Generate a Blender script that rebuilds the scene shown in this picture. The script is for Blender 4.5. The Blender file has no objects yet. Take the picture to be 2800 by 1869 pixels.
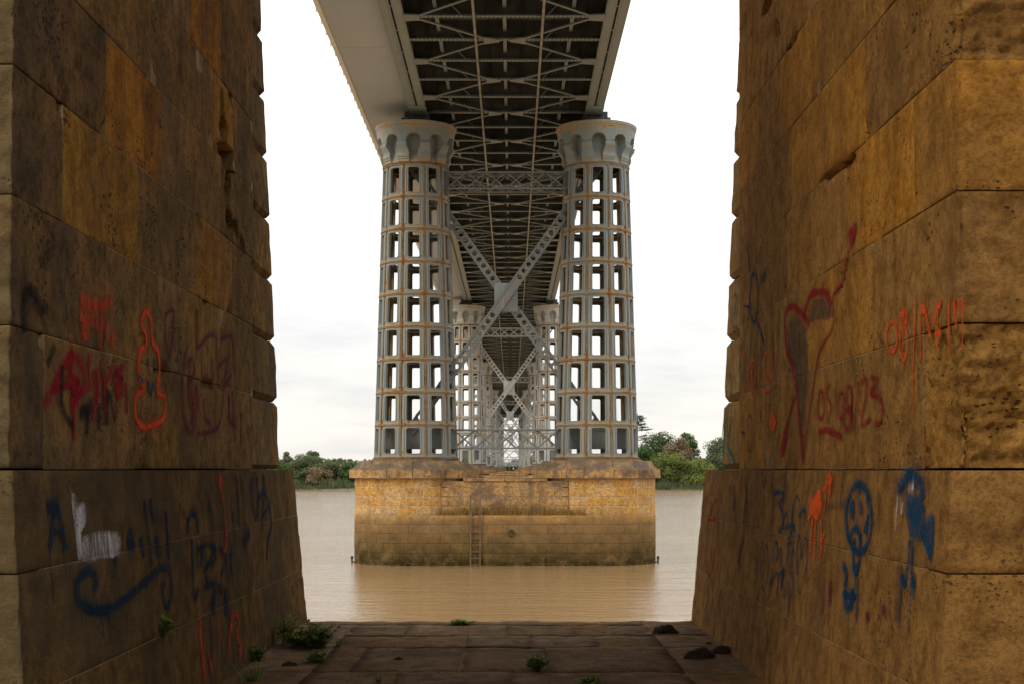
import bpy, math, random
from mathutils import Vector, Matrix, noise as mnoise

R = math.radians
SC = bpy.context.scene
COL = SC.collection
random.seed(7)

# ------------------------------------------------------------------ camera, sky, sun, exposure
EYE = 1.6            # eye height above the stone platform (platform top is Z = 0)
FPX = 3850.0         # focal length in pixels of the 2800 px wide photograph
CX, CY = 1400.0, 1283.0
cam_data = bpy.data.cameras.new('camera')
cam = bpy.data.objects.new('camera', cam_data)
COL.objects.link(cam)
cam.location = (0, 0, EYE)
cam.rotation_euler = (R(90), 0, 0)
cam_data.sensor_fit = 'HORIZONTAL'
cam_data.sensor_width = 36.0
cam_data.lens = FPX / 2800.0 * 36.0
cam_data.shift_y = (CY - 934.5) / 2800.0
cam_data.clip_start = 0.1
cam_data.clip_end = 9000
SC.camera = cam

SUN_EL, SUN_AZ = 36.0, 232.0      # degrees; azimuth clockwise from +Y (behind and to the left)
world = bpy.data.worlds.new('World')
SC.world = world
world.use_nodes = True
wn, wl = world.node_tree.nodes, world.node_tree.links
wn.clear()
def N(nodes, typ, **kw):
    n = nodes.new(typ)
    for k, v in kw.items():
        setattr(n, k, v)
    return n
def mathn(nodes, links, op, a, b=None, clamp=False):
    n = nodes.new('ShaderNodeMath'); n.operation = op; n.use_clamp = clamp
    for i, v in enumerate((a, b)):
        if v is None: continue
        if isinstance(v, (int, float)): n.inputs[i].default_value = v
        else: links.new(v, n.inputs[i])
    return n.outputs[0]
def mixc(nodes, links, fac, a, b, blend='MIX'):
    n = nodes.new('ShaderNodeMix'); n.data_type = 'RGBA'; n.blend_type = blend
    for sock, v in ((n.inputs['Factor'], fac), (n.inputs['A'], a), (n.inputs['B'], b)):
        pass
    for idx, v in ((0, fac), (6, a), (7, b)):
        if isinstance(v, (int, float)): n.inputs[idx].default_value = v
        elif isinstance(v, (tuple, list)): n.inputs[idx].default_value = (v[0], v[1], v[2], 1)
        else: links.new(v, n.inputs[idx])
    return n.outputs[2]
def ramp(nodes, links, fac, stops):
    n = nodes.new('ShaderNodeValToRGB')
    el = n.color_ramp.elements
    while len(el) < len(stops): el.new(0.5)
    for e, (p, c) in zip(el, stops):
        e.position = p
        e.color = (c, c, c, 1) if isinstance(c, (int, float)) else (c[0], c[1], c[2], 1)
    links.new(fac, n.inputs[0])
    return n.outputs[0]
sky = N(wn, 'ShaderNodeTexSky', sky_type='NISHITA')
sky.sun_disc = False
sky.sun_elevation = R(SUN_EL); sky.sun_rotation = R(SUN_AZ)
tc = N(wn, 'ShaderNodeTexCoord')
sep = N(wn, 'ShaderNodeSeparateXYZ'); wl.new(tc.outputs['Generated'], sep.inputs[0])
zz = mathn(wn, wl, 'MAXIMUM', sep.outputs['Z'], 0.0)
grad = mathn(wn, wl, 'MULTIPLY_ADD', zz, 1.7); wn[-1].inputs[2].default_value = 1.0      # overcast sky: brighter overhead
den = mathn(wn, wl, 'ADD', zz, 0.22)
vd = N(wn, 'ShaderNodeVectorMath', operation='DIVIDE')
cmb = N(wn, 'ShaderNodeCombineXYZ')
for i in range(3): wl.new(den, cmb.inputs[i])
wl.new(tc.outputs['Generated'], vd.inputs[0]); wl.new(cmb.outputs[0], vd.inputs[1])
nz = N(wn, 'ShaderNodeTexNoise'); nz.inputs['Scale'].default_value = 2.1
nz.inputs['Detail'].default_value = 7; nz.inputs['Roughness'].default_value = 0.55
mp = N(wn, 'ShaderNodeMapping'); mp.inputs['Scale'].default_value = (1.0, 1.0, 5.0)
wl.new(vd.outputs[0], mp.inputs[0]); wl.new(mp.outputs[0], nz.inputs['Vector'])
cl = ramp(wn, wl, nz.outputs['Fac'], [(0.32, (0.82, 0.855, 0.89)), (0.47, (0.945, 0.95, 0.955)), (0.60, (1.05, 1.035, 1.01))])
warm = ramp(wn, wl, zz, [(0.0, (1.06, 1.015, 0.95)), (0.14, (1.04, 1.02, 0.99)), (0.4, (1, 1, 1))])
cloud = mixc(wn, wl, 1.0, cl, warm, 'MULTIPLY')
sc1 = N(wn, 'ShaderNodeVectorMath', operation='SCALE'); wl.new(cloud, sc1.inputs[0]); wl.new(grad, sc1.inputs['Scale'])
sc2 = N(wn, 'ShaderNodeVectorMath', operation='SCALE'); wl.new(sc1.outputs[0], sc2.inputs[0]); sc2.inputs['Scale'].default_value = 9.5
bgcol = mixc(wn, wl, 0.93, sky.outputs[0], sc2.outputs[0])
bg = N(wn, 'ShaderNodeBackground'); wl.new(bgcol, bg.inputs[0]); bg.inputs[1].default_value = 0.1
wo = N(wn, 'ShaderNodeOutputWorld'); wl.new(bg.outputs[0], wo.inputs[0])

sun_d = bpy.data.lights.new('sun', 'SUN'); sun_d.energy = 1.1; sun_d.angle = R(14); sun_d.color = (1.0, 0.87, 0.66)
sun = bpy.data.objects.new('sun', sun_d); COL.objects.link(sun)
az, el_ = R(SUN_AZ), R(SUN_EL)
to_sun = Vector((math.sin(az) * math.cos(el_), math.cos(az) * math.cos(el_), math.sin(el_)))
sun.rotation_euler = to_sun.to_track_quat('Z', 'Y').to_euler()
sun.location = to_sun * 60

SC.view_settings.view_transform = 'Standard'
SC.view_settings.look = 'None'
SC.view_settings.exposure = 0.0
SC.view_settings.gamma = 1.0
SC.view_settings.use_curve_mapping = False
SC.cycles.use_denoising = True
SC.cycles.max_bounces = 8
SC.cycles.diffuse_bounces = 4
SC.cycles.transparent_max_bounces = 16
SC.cycles.sample_clamp_indirect = 6.0

# ------------------------------------------------------------------ mesh and object helpers
class MB:
    def __init__(s): s.v = []; s.f = []; s.m = []; s.uv = None; s.att = None
    def quad(s, a, b, c, d, m=0):
        i = len(s.v); s.v += [tuple(a), tuple(b), tuple(c), tuple(d)]; s.f.append((i, i+1, i+2, i+3)); s.m.append(m)
    def hexa(s, p, m=0):          # p: 8 points, bottom loop ccw then top loop
        i = len(s.v); s.v += [tuple(q) for q in p]
        for f in ((3,2,1,0), (4,5,6,7), (0,1,5,4), (1,2,6,5), (2,3,7,6), (3,0,4,7)):
            s.f.append(tuple(i+k for k in f)); s.m.append(m)
    def box(s, x0, x1, y0, y1, z0, z1, m=0):
        s.hexa([(x0,y0,z0),(x1,y0,z0),(x1,y1,z0),(x0,y1,z0),(x0,y0,z1),(x1,y0,z1),(x1,y1,z1),(x0,y1,z1)], m)
    def bar(s, a, b, w, d, up=(0,0,1), m=0):   # box beam from a to b; w across, d along 'up'
        a = Vector(a); b = Vector(b); t = (b-a).normalized(); u = Vector(up)
        r = t.cross(u)
        if r.length < 1e-5: r = t.cross(Vector((1,0,0)))
        r.normalize(); u = r.cross(t).normalized()
        r *= w/2; u *= d/2
        s.hexa([a-r-u, a+r-u, b+r-u, b-r-u, a-r+u, a+r+u, b+r+u, b-r+u], m)
    def tube(s, pts, rad, n=8, m=0, cap=True, ref=(0,0,1)):
        base = len(s.v); P = [Vector(p) for p in pts]
        for i, p in enumerate(P):
            t = (P[min(i+1, len(P)-1)] - P[max(i-1, 0)]).normalized()
            a = t.cross(Vector(ref))
            if a.length < 1e-3: a = t.cross(Vector((1,0,0)))
            a.normalize(); b = t.cross(a)
            rr = rad[i] if isinstance(rad, (list, tuple)) else rad
            for k in range(n):
                an = 2*math.pi*k/n
                s.v.append(tuple(p + a*math.cos(an)*rr + b*math.sin(an)*rr))
        for i in range(len(P)-1):
            for k in range(n):
                k2 = (k+1) % n
                s.f.append((base+i*n+k, base+i*n+k2, base+(i+1)*n+k2, base+(i+1)*n+k)); s.m.append(m)
        if cap:
            s.f.append(tuple(base+k for k in range(n-1, -1, -1))); s.m.append(m)
            s.f.append(tuple(base+(len(P)-1)*n+k for k in range(n))); s.m.append(m)
    def lathe(s, prof, n=48, m=0, cx=0, cy=0, cap_top=False, cap_bot=False):
        base = len(s.v)
        for r, z in prof:
            for k in range(n):
                a = 2*math.pi*k/n
                s.v.append((cx + r*math.cos(a), cy + r*math.sin(a), z))
        for i in range(len(prof)-1):
            for k in range(n):
                k2 = (k+1) % n
                s.f.append((base+i*n+k, base+i*n+k2, base+(i+1)*n+k2, base+(i+1)*n+k)); s.m.append(m)
        if cap_top:
            s.f.append(tuple(base+(len(prof)-1)*n+k for k in range(n))); s.m.append(m)
        if cap_bot:
            s.f.append(tuple(base+k for k in range(n-1, -1, -1))); s.m.append(m)
    def extrude_loop(s, pts, z0, z1, m=0):     # closed plan loop, vertical prism
        n = len(pts); i = len(s.v)
        s.v += [(p[0], p[1], z0) for p in pts] + [(p[0], p[1], z1) for p in pts]
        for k in range(n):
            s.f.append((i+k, i+(k+1) % n, i+n+(k+1) % n, i+n+k)); s.m.append(m)
        s.f.append(tuple(i+k for k in range(n-1, -1, -1))); s.m.append(m)
        s.f.append(tuple(i+n+k for k in range(n))); s.m.append(m)
    def mesh(s, name, mats, smooth=False):
        me = bpy.data.meshes.new(name)
        me.from_pydata(s.v, [], s.f)
        for m in (mats if isinstance(mats, (list, tuple)) else [mats]): me.materials.append(m)
        if any(s.m): me.polygons.foreach_set('material_index', s.m)
        if smooth: me.polygons.foreach_set('use_smooth', [True]*len(me.polygons))
        if s.uv is not None:
            l = me.uv_layers.new(name='UVMap')
            l.data.foreach_set('uv', [c for f in s.uv for p in f for c in p])
        if s.att is not None:
            a = me.attributes.new('rust', 'FLOAT', 'POINT'); a.data.foreach_set('value', s.att)
        me.update()
        return me

def place(name, me, parent=None, loc=(0,0,0), rz=0.0, kind=None):
    o = bpy.data.objects.new(name, me); COL.objects.link(o)
    o.parent = parent; o.location = loc; o.rotation_euler = (0, 0, rz)
    if kind: o['kind'] = kind
    return o
def thing(name, label, cat, loc=(0,0,0), group=None, rz=0.0):
    o = bpy.data.objects.new(name, None); COL.objects.link(o)
    o.location = loc; o.rotation_euler = (0,0,rz); o.empty_display_size = 0.3
    tag(o, label, cat, group)
    return o
def tag(o, label=None, cat=None, group=None, kind=None):
    if label: o['label'] = label
    if cat: o['category'] = cat
    if group: o['group'] = group
    if kind: o['kind'] = kind
    return o
def copy_tree(o, parent=None):
    c = o.copy(); COL.objects.link(c); c.parent = parent
    for ch in list(o.children): copy_tree(ch, c)
    return c

# ------------------------------------------------------------------ materials
def mat_base(name):
    m = bpy.data.materials.new(name); m.use_nodes = True
    nt = m.node_tree; nt.nodes.clear()
    b = nt.nodes.new('ShaderNodeBsdfPrincipled'); o = nt.nodes.new('ShaderNodeOutputMaterial')
    nt.links.new(b.outputs[0], o.inputs[0])
    return m, nt.nodes, nt.links, b
def pos_noise(n, l, scale, detail=4, rough=0.55, stretch=(1,1,1), src=None, off=None):
    if src is None:
        g = n.new('ShaderNodeNewGeometry'); src = g.outputs['Position']
    mpn = n.new('ShaderNodeMapping'); mpn.inputs['Scale'].default_value = stretch
    l.new(src, mpn.inputs[0])
    vec = mpn.outputs[0]
    if off is not None:
        ad = n.new('ShaderNodeVectorMath'); ad.operation = 'ADD'; l.new(vec, ad.inputs[0]); l.new(off, ad.inputs[1]); vec = ad.outputs[0]
    t = n.new('ShaderNodeTexNoise'); t.inputs['Scale'].default_value = scale
    t.inputs['Detail'].default_value = detail; t.inputs['Roughness'].default_value = rough
    l.new(vec, t.inputs['Vector'])
    return t.outputs['Fac']
def bump(n, l, b, h, strength=0.5, dist=0.02):
    bp = n.new('ShaderNodeBump'); bp.inputs['Strength'].default_value = strength; bp.inputs['Distance'].default_value = dist
    l.new(h, bp.inputs['Height']); l.new(bp.outputs[0], b.inputs['Normal'])
    return bp

def stone_mat(name, tones, stain=(0.05,0.045,0.035), stain_amt=0.5, pit=1.0, tide=None, streak=0.5, bright=1.0, fine=1.0, own=False, lichen=0.0, lit_face=0.0):
    m, n, l, b = mat_base(name)
    oi = n.new('ShaderNodeObjectInfo')
    k = len(tones)
    tone = ramp(n, l, oi.outputs['Random'], [((i + 0.0)/k, t) for i, t in enumerate(tones)])
    n[-1].color_ramp.interpolation = 'CONSTANT' if k > 3 else 'LINEAR'
    if own: tone = oi.outputs['Color']
    rv = n.new('ShaderNodeVectorMath'); rv.operation = 'SCALE'; rv.inputs[0].default_value = (37., 11., 23.); l.new(oi.outputs['Random'], rv.inputs['Scale'])
    off = rv.outputs[0]
    big = pos_noise(n, l, 1.6, 5, 0.6, off=off)
    mid = pos_noise(n, l, 7.0, 6, 0.65, off=off)
    finen = pos_noise(n, l, 34.0 * fine, 6, 0.75)
    c = mixc(n, l, ramp(n, l, big, [(0.30, 0.0), (0.68, 0.75)]), tone, (0.44*bright, 0.235*bright, 0.062*bright))
    c = mixc(n, l, ramp(n, l, mid, [(0.42, 0.0), (0.66, 0.8)]), c, mixc(n, l, 1.0, tone, (0.46, 0.40, 0.32), 'MULTIPLY'))
    c = mixc(n, l, ramp(n, l, finen, [(0.45, 0.0), (0.62, 0.55)]), c, mixc(n, l, 1.0, c, (1.6, 1.5, 1.3), 'MULTIPLY'))
    c = mixc(n, l, ramp(n, l, finen, [(0.33, 0.65), (0.47, 0.0)]), c, mixc(n, l, 1.0, c, (0.45, 0.42, 0.40), 'MULTIPLY'))
    # rain streaks and soot with a shape of their own
    stx = pos_noise(n, l, 1.0, 5, 0.6, stretch=(3.5, 3.5, 0.5))
    c = mixc(n, l, mathn(n, l, 'MULTIPLY', ramp(n, l, stx, [(0.46, 0.0), (0.72, 1.0)]), streak), c, stain)
    soot = pos_noise(n, l, 0.75, 6, 0.7)
    sootf = mathn(n, l, 'MULTIPLY', ramp(n, l, soot, [(0.47, 0.0), (0.62, 1.0)]), stain_amt)
    c = mixc(n, l, sootf, c, (stain[0]*1.7, stain[1]*1.6, stain[2]*1.6))
    # open pits of the shell limestone
    vo = n.new('ShaderNodeTexVoronoi'); vo.inputs['Scale'].default_value = 26.0*fine; vo.feature = 'F1'
    g = n.new('ShaderNodeNewGeometry'); mpp = n.new('ShaderNodeMapping'); mpp.inputs['Scale'].default_value = (1,1,1.7)
    l.new(g.outputs['Position'], mpp.inputs[0]); l.new(mpp.outputs[0], vo.inputs['Vector'])
    gate = pos_noise(n, l, 1.7, 5, 0.7, off=off)
    rsz = mathn(n, l, 'MULTIPLY', ramp(n, l, vo.outputs['Color'], [(0.35, 0.0), (0.9, 1.0)]), ramp(n, l, gate, [(0.47, 0.0), (0.66, 1.0)]))
    wob_ = mathn(n, l, 'ADD', vo.outputs['Distance'], mathn(n, l, 'MULTIPLY', mathn(n, l, 'SUBTRACT', finen, 0.5), 0.5))
    pitm = ramp(n, l, mathn(n, l, 'SUBTRACT', mathn(n, l, 'MULTIPLY', rsz, 0.75), wob_), [(0.0, 0.0), (0.12, 1.0)])
    pitm = mathn(n, l, 'MULTIPLY', pitm, pit)
    c = mixc(n, l, mathn(n, l, 'MULTIPLY', pitm, 0.8), c, (0.035, 0.025, 0.015))
    if tide is not None:
        z_top, z_bot, col_mid, col_low, z_mid = tide
        sp = n.new('ShaderNodeSeparateXYZ'); l.new(g.outputs['Position'], sp.inputs[0])
        wob = pos_noise(n, l, 0.55, 5, 0.65, stretch=(1,1,2.0))
        zw = mathn(n, l, 'MULTIPLY_ADD', wob, 1.5); n[-1].inputs[2].default_value = -0.75
        zs = mathn(n, l, 'ADD', sp.outputs['Z'], zw)
        mr = n.new('ShaderNodeMapRange'); mr.inputs[1].default_value = z_top; mr.inputs[2].default_value = z_top - 0.5
        l.new(mathn(n, l, 'ADD', sp.outputs['Z'], mathn(n, l, 'MULTIPLY', mathn(n, l, 'SUBTRACT', pos_noise(n, l, 0.8, 5, 0.65), 0.5), 1.0)), mr.inputs[0])
        f1 = mathn(n, l, 'MULTIPLY', mr.outputs[0], ramp(n, l, pos_noise(n, l, 1.3, 6, 0.65), [(0.25, 0.62), (0.55, 0.98)]))
        c = mixc(n, l, f1, c, mixc(n, l, ramp(n, l, mid, [(0.35, 0.0), (0.7, 1.0)]), col_mid, (col_mid[0]*1.55, col_mid[1]*1.5, col_mid[2]*1.4)))
        mr2 = n.new('ShaderNodeMapRange'); mr2.inputs[1].default_value = z_mid; mr2.inputs[2].default_value = z_bot
        l.new(zs, mr2.inputs[0])
        f2 = mathn(n, l, 'MULTIPLY', mr2.outputs[0], ramp(n, l, pos_noise(n, l, 2.2, 6, 0.7), [(0.30, 0.35), (0.55, 1.0)]))
        c = mixc(n, l, f2, c, col_low)
    if lit_face:      # faces toward the viewer coloured paler, standing in for light from behind
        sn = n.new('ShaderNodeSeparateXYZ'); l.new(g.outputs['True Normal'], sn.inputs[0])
        c = mixc(n, l, mathn(n, l, 'MULTIPLY', ramp(n, l, mathn(n, l, 'MULTIPLY', sn.outputs['Y'], -1.0), [(0.5, 0.0), (0.8, 1.0)]), lit_face), c, mixc(n, l, ramp(n, l, mid, [(0.35, 0.0), (0.65, 1.0)]), (0.30, 0.23, 0.115), (0.18, 0.13, 0.06)))
    if lichen:
        sn = n.new('ShaderNodeSeparateXYZ'); l.new(g.outputs['Normal'], sn.inputs[0])
        lf_ = mathn(n, l, 'MULTIPLY', ramp(n, l, sn.outputs['Z'], [(0.25, 0.0), (0.6, 1.0)]), ramp(n, l, pos_noise(n, l, 1.5, 6, 0.7), [(0.3, 0.35), (0.55, 1.0)]))
        c = mixc(n, l, mathn(n, l, 'MULTIPLY', lf_, lichen), c, (0.12, 0.095, 0.07))
    l.new(c, b.inputs['Base Color'])
    b.inputs['Roughness'].default_value = 0.95
    b.inputs['Specular IOR Level'].default_value = 0.03
    h = mathn(n, l, 'SUBTRACT', mathn(n, l, 'ADD', mathn(n, l, 'MULTIPLY', mid, 0.8), mathn(n, l, 'MULTIPLY', finen, 0.5)), mathn(n, l, 'MULTIPLY', pitm, 1.2))
    bump(n, l, b, h, 1.0, 0.035)
    return m

M = {}
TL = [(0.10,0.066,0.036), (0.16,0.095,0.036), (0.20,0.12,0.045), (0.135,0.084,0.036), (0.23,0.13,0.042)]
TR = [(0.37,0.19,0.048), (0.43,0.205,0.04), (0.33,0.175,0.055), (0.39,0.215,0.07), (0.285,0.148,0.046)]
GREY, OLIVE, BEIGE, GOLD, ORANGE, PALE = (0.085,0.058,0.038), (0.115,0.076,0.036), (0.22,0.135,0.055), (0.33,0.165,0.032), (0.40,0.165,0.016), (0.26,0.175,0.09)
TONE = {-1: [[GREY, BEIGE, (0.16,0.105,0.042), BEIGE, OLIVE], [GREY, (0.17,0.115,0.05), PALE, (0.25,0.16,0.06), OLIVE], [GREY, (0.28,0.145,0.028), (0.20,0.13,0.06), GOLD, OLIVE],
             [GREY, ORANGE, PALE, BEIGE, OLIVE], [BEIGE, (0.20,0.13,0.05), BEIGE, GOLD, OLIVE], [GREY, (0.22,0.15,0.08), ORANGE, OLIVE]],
        1: [[], [None, (0.46,0.22,0.04), None, None], [None, (0.50,0.225,0.028), (0.42,0.215,0.06)], [None, (0.52,0.245,0.035), (0.46,0.22,0.04)], [None, None, None, (0.47,0.22,0.035)], []]}
M['stone_left'] = stone_mat('stone_left', TL, stain=(0.032,0.027,0.02), stain_amt=0.5, streak=0.42, bright=0.62, own=True, lit_face=0.45)
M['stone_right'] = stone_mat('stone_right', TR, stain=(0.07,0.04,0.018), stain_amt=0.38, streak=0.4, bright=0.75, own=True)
M['stone_base_left'] = stone_mat('stone_base_left', [(0.095,0.06,0.028),(0.115,0.075,0.036),(0.10,0.065,0.032)], stain=(0.03,0.026,0.017), stain_amt=0.6, streak=0.6, pit=0.5, fine=1.4, bright=0.5, lit_face=0.4)
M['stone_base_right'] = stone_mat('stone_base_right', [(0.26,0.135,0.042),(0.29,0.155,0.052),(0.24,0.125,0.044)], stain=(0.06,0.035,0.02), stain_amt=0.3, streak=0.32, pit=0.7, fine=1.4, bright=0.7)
M['mortar'] = stone_mat('mortar', [(0.27,0.22,0.16),(0.32,0.26,0.19)], stain_amt=0.3, streak=0.4, pit=0.1)
M['mortar_dark'] = stone_mat('mortar_dark', [(0.20,0.145,0.105),(0.24,0.175,0.125)], stain_amt=0.4, streak=0.5, pit=0.1)
M['river_stone'] = stone_mat('river_stone', [(0.54,0.35,0.13),(0.58,0.43,0.23),(0.53,0.31,0.09),(0.52,0.40,0.25),(0.58,0.37,0.13),(0.45,0.30,0.14)], stain=(0.13,0.085,0.05), stain_amt=0.25, pit=0.2, streak=0.3, bright=1.35, fine=0.5,
    tide=(-0.33, -2.6, (0.165,0.105,0.048), (0.04,0.033,0.011), -1.05))
M['cap_stone'] = stone_mat('cap_stone', [(0.42,0.30,0.18),(0.36,0.26,0.16),(0.47,0.32,0.165)], stain=(0.075,0.055,0.042), stain_amt=0.9, pit=0.25, streak=0.5, bright=1.3, fine=0.4, lichen=0.95)
M['pale_stone'] = stone_mat('pale_stone', [(0.50,0.47,0.42),(0.46,0.44,0.40)], stain=(0.22,0.19,0.15), stain_amt=0.3, streak=0.3, pit=0.1, bright=1.2, fine=0.2)
M['river_mortar'] = stone_mat('river_mortar', [(0.62,0.55,0.42),(0.60,0.53,0.40)], stain_amt=0.2, pit=0, streak=0.3, bright=1.3, fine=0.3, tide=(-0.33, -2.6, (0.16,0.115,0.06), (0.05,0.042,0.018), -0.95))
M['flag'] = stone_mat('flag', [(0.21,0.15,0.108),(0.245,0.178,0.132),(0.185,0.133,0.096),(0.265,0.192,0.145),(0.22,0.158,0.113)], stain=(0.05,0.032,0.02), stain_amt=0.6, pit=0.8, streak=0.2, bright=0.5)

def iron_mat(name, col, rust_amt=1.0, seam=False):
    m, n, l, b = mat_base(name)
    big = pos_noise(n, l, 0.9, 5, 0.6)
    fin = pos_noise(n, l, 9.0, 5, 0.65)
    c = mixc(n, l, ramp(n, l, big, [(0.3, 0.0), (0.7, 0.8)]), col, (col[0]*0.80, col[1]*0.79, col[2]*0.74))
    c = mixc(n, l, ramp(n, l, fin, [(0.45, 0.0), (0.75, 0.35)]), c, (0.20, 0.16, 0.105))
    at = n.new('ShaderNodeAttribute'); at.attribute_name = 'rust'
    st = pos_noise(n, l, 1.0, 5, 0.7, stretch=(6, 6, 0.9))
    rn = mathn(n, l, 'MULTIPLY', at.outputs['Fac'], ramp(n, l, pos_noise(n, l, 1.1, 6, 0.7), [(0.36, 0.10), (0.62, 1.0)]))
    f = mathn(n, l, 'MULTIPLY', mathn(n, l, 'ADD', mathn(n, l, 'MULTIPLY', rn, 0.85), mathn(n, l, 'MULTIPLY', ramp(n, l, st, [(0.56, 0.0), (0.74, 0.75)]), 1.0)), mathn(n, l, 'MULTIPLY', ramp(n, l, pos_noise(n, l, 0.42, 3, 0.6, stretch=(1.6, 1.6, 0.5)), [(0.36, 0.35), (0.64, 1.5)]), rust_amt), True)
    rc = mixc(n, l, ramp(n, l, fin, [(0.35, 0.0), (0.65, 1.0)]), (0.30, 0.13, 0.025), (0.10, 0.038, 0.012))
    yel = mixc(n, l, ramp(n, l, f, [(0.0, 0.0), (0.35, 0.75)]), c, (0.42, 0.29, 0.12))
    c = mixc(n, l, ramp(n, l, f, [(0.28, 0.0), (0.85, 0.9)]), yel, rc)
    l.new(c, b.inputs['Base Color'])
    b.inputs['Roughness'].default_value = 0.62
    b.inputs['Specular IOR Level'].default_value = 0.35
    bump(n, l, b, fin, 0.25, 0.01)
    return m
M['iron'] = iron_mat('iron_paint', (0.235, 0.285, 0.30), 1.3)
M['iron_far_lit'] = iron_mat('iron_far_lit_paint', (0.46, 0.51, 0.53), 0.9)  # brighter copy of the iron: light on the farther towers put into the colour
M['iron_brace_far_lit'] = iron_mat('iron_brace_far_lit_paint', (0.38, 0.40, 0.40), 0.6)  # brace colour raised likewise for the brighter-lit farther towers
M['iron_brace'] = iron_mat('iron_brace_paint', (0.165, 0.185, 0.19), 0.55)
M['iron_dark_shade'] = iron_mat('iron_dark_shade_paint', (0.05, 0.056, 0.06), 0.5)  # darkened iron: the shade inside the columns put into the colour
M['steel_deck'] = iron_mat('steel_deck_paint', (0.185, 0.235, 0.27), 0.3)
M['steel_girder'] = iron_mat('steel_girder_paint', (0.21, 0.265, 0.30), 0.3)
def flat_mat(name, col, rough=0.8, nscale=3.0, var=0.3, spec=0.3, bstr=0.2, stretch=(1,1,1)):
    m, n, l, b = mat_base(name)
    f = pos_noise(n, l, nscale, 6, 0.6, stretch=stretch)
    c = mixc(n, l, ramp(n, l, f, [(0.3, 0.0), (0.7, 1.0)]), tuple(x*(1-var) for x in col), tuple(min(1, x*(1+var)) for x in col))
    l.new(c, b.inputs['Base Color']); b.inputs['Roughness'].default_value = rough; b.inputs['Specular IOR Level'].default_value = spec
    bump(n, l, b, f, bstr, 0.02)
    return m
M['rust_seam'], n, l, b = mat_base('rust_seam')
cs_ = mixc(n, l, ramp(n, l, pos_noise(n, l, 0.8, 5, 0.7), [(0.38, 0.0), (0.62, 1.0)]), (0.15, 0.14, 0.12), mixc(n, l, ramp(n, l, pos_noise(n, l, 6.0, 4, 0.7), [(0.35, 0.0), (0.65, 1.0)]), (0.055, 0.026, 0.012), (0.19, 0.075, 0.02)))
l.new(cs_, b.inputs['Base Color']); b.inputs['Roughness'].default_value = 0.9
M['deck_plate'] = flat_mat('deck_plate', (0.052, 0.058, 0.058), 0.85, 2.0, 0.35)
M['soffit'] = flat_mat('soffit_panel', (0.34, 0.395, 0.46), 0.75, 0.35, 0.10, stretch=(1, 0.3, 1), bstr=0.05)
M['soffit_edge'] = flat_mat('soffit_edge', (0.62, 0.62, 0.60), 0.7, 3.0, 0.1)
M['pipe'] = flat_mat('pipe_paint', (0.25, 0.25, 0.235), 0.75, 2.0, 0.35)
M['ladder'] = flat_mat('ladder_steel', (0.15, 0.105, 0.06), 0.8, 4.0, 0.35)
M['black_iron'] = flat_mat('black_iron', (0.06, 0.045, 0.028), 0.8, 6.0, 0.4)
M['mud'] = flat_mat('dry_mud', (0.035, 0.026, 0.018), 0.95, 30.0, 0.5)

def leaf_mat(name, c1, c2):
    m, n, l, b = mat_base(name)
    oi = n.new('ShaderNodeNewGeometry')
    c = mixc(n, l, oi.outputs['Random Per Island'], c1, c2)
    f = pos_noise(n, l, 0.45, 3, 0.5)
    c = mixc(n, l, ramp(n, l, f, [(0.35, 0.0), (0.65, 0.6)]), c, tuple(x*0.62 for x in c1))
    l.new(c, b.inputs['Base Color']); b.inputs['Roughness'].default_value = 0.7; b.inputs['Specular IOR Level'].default_value = 0.15
    tr = n.new('ShaderNodeBsdfTranslucent'); l.new(c, tr.inputs[0])
    mx = n.new('ShaderNodeMixShader'); mx.inputs[0].default_value = 0.25
    out = [q for q in n if q.type == 'OUTPUT_MATERIAL'][0]
    l.new(b.outputs[0], mx.inputs[1]); l.new(tr.outputs[0], mx.inputs[2]); l.new(mx.outputs[0], out.inputs[0])
    return m
M['bark'] = flat_mat('bark', (0.10, 0.085, 0.065), 0.9, 8.0, 0.4)

# ------------------------------------------------------------------ ground and water
WATER_Z = EYE - 4.35
prof = [(-2500, 0.3), (-60, 0.0), (-8, -0.35), (9, -0.45), (11, -1.2), (13.5, -3.6), (22, -6.5), (295, -6.5), (306, -3.8), (310, -2.55), (318, -1.9), (345, -1.2), (700, -0.5), (6000, 4)]
xs = [-4000, -900, -300, -120, -60, -30, -12, 0, 12, 30, 60, 120, 300, 900, 4000]
g = MB()
for y, z in prof:
    for x in xs:
        g.v.append((x, y + (2.5*math.sin(x*0.07) if 300 < y < 320 else 0), z))
nx = len(xs)
for j in range(len(prof)-1):
    for i in range(nx-1):
        a = j*nx+i; g.f.append((a, a+1, a+nx+1, a+nx)); g.m.append(0)
M['ground'] = flat_mat('ground_soil', (0.10, 0.085, 0.05), 0.95, 0.3, 0.4)
o = place('ground', g.mesh('ground', M['ground'], True)); o['kind'] = 'structure'

m, n, l, b = mat_base('river_water')
geo = n.new('ShaderNodeNewGeometry')
w1 = pos_noise(n, l, 0.55, 3, 0.5, stretch=(0.25, 1.0, 1))
w2 = pos_noise(n, l, 2.4, 4, 0.6, stretch=(0.45, 1.0, 1))
w3 = pos_noise(n, l, 8.0, 3, 0.6, stretch=(0.6, 1.0, 1))
patch = pos_noise(n, l, 0.05, 3, 0.5, stretch=(0.35, 1.0, 1))
h = mathn(n, l, 'ADD', mathn(n, l, 'ADD', mathn(n, l, 'MULTIPLY', w1, 0.35), mathn(n, l, 'MULTIPLY', w2, 0.26)), mathn(n, l, 'MULTIPLY', w3, 0.15))
h = mathn(n, l, 'MULTIPLY', h, ramp(n, l, patch, [(0.3, 0.55), (0.7, 1.15)]))
c = mixc(n, l, patch, (0.34, 0.215, 0.10), (0.38, 0.24, 0.115))
l.new(c, b.inputs['Base Color']); b.inputs['Roughness'].default_value = 0.06
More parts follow.
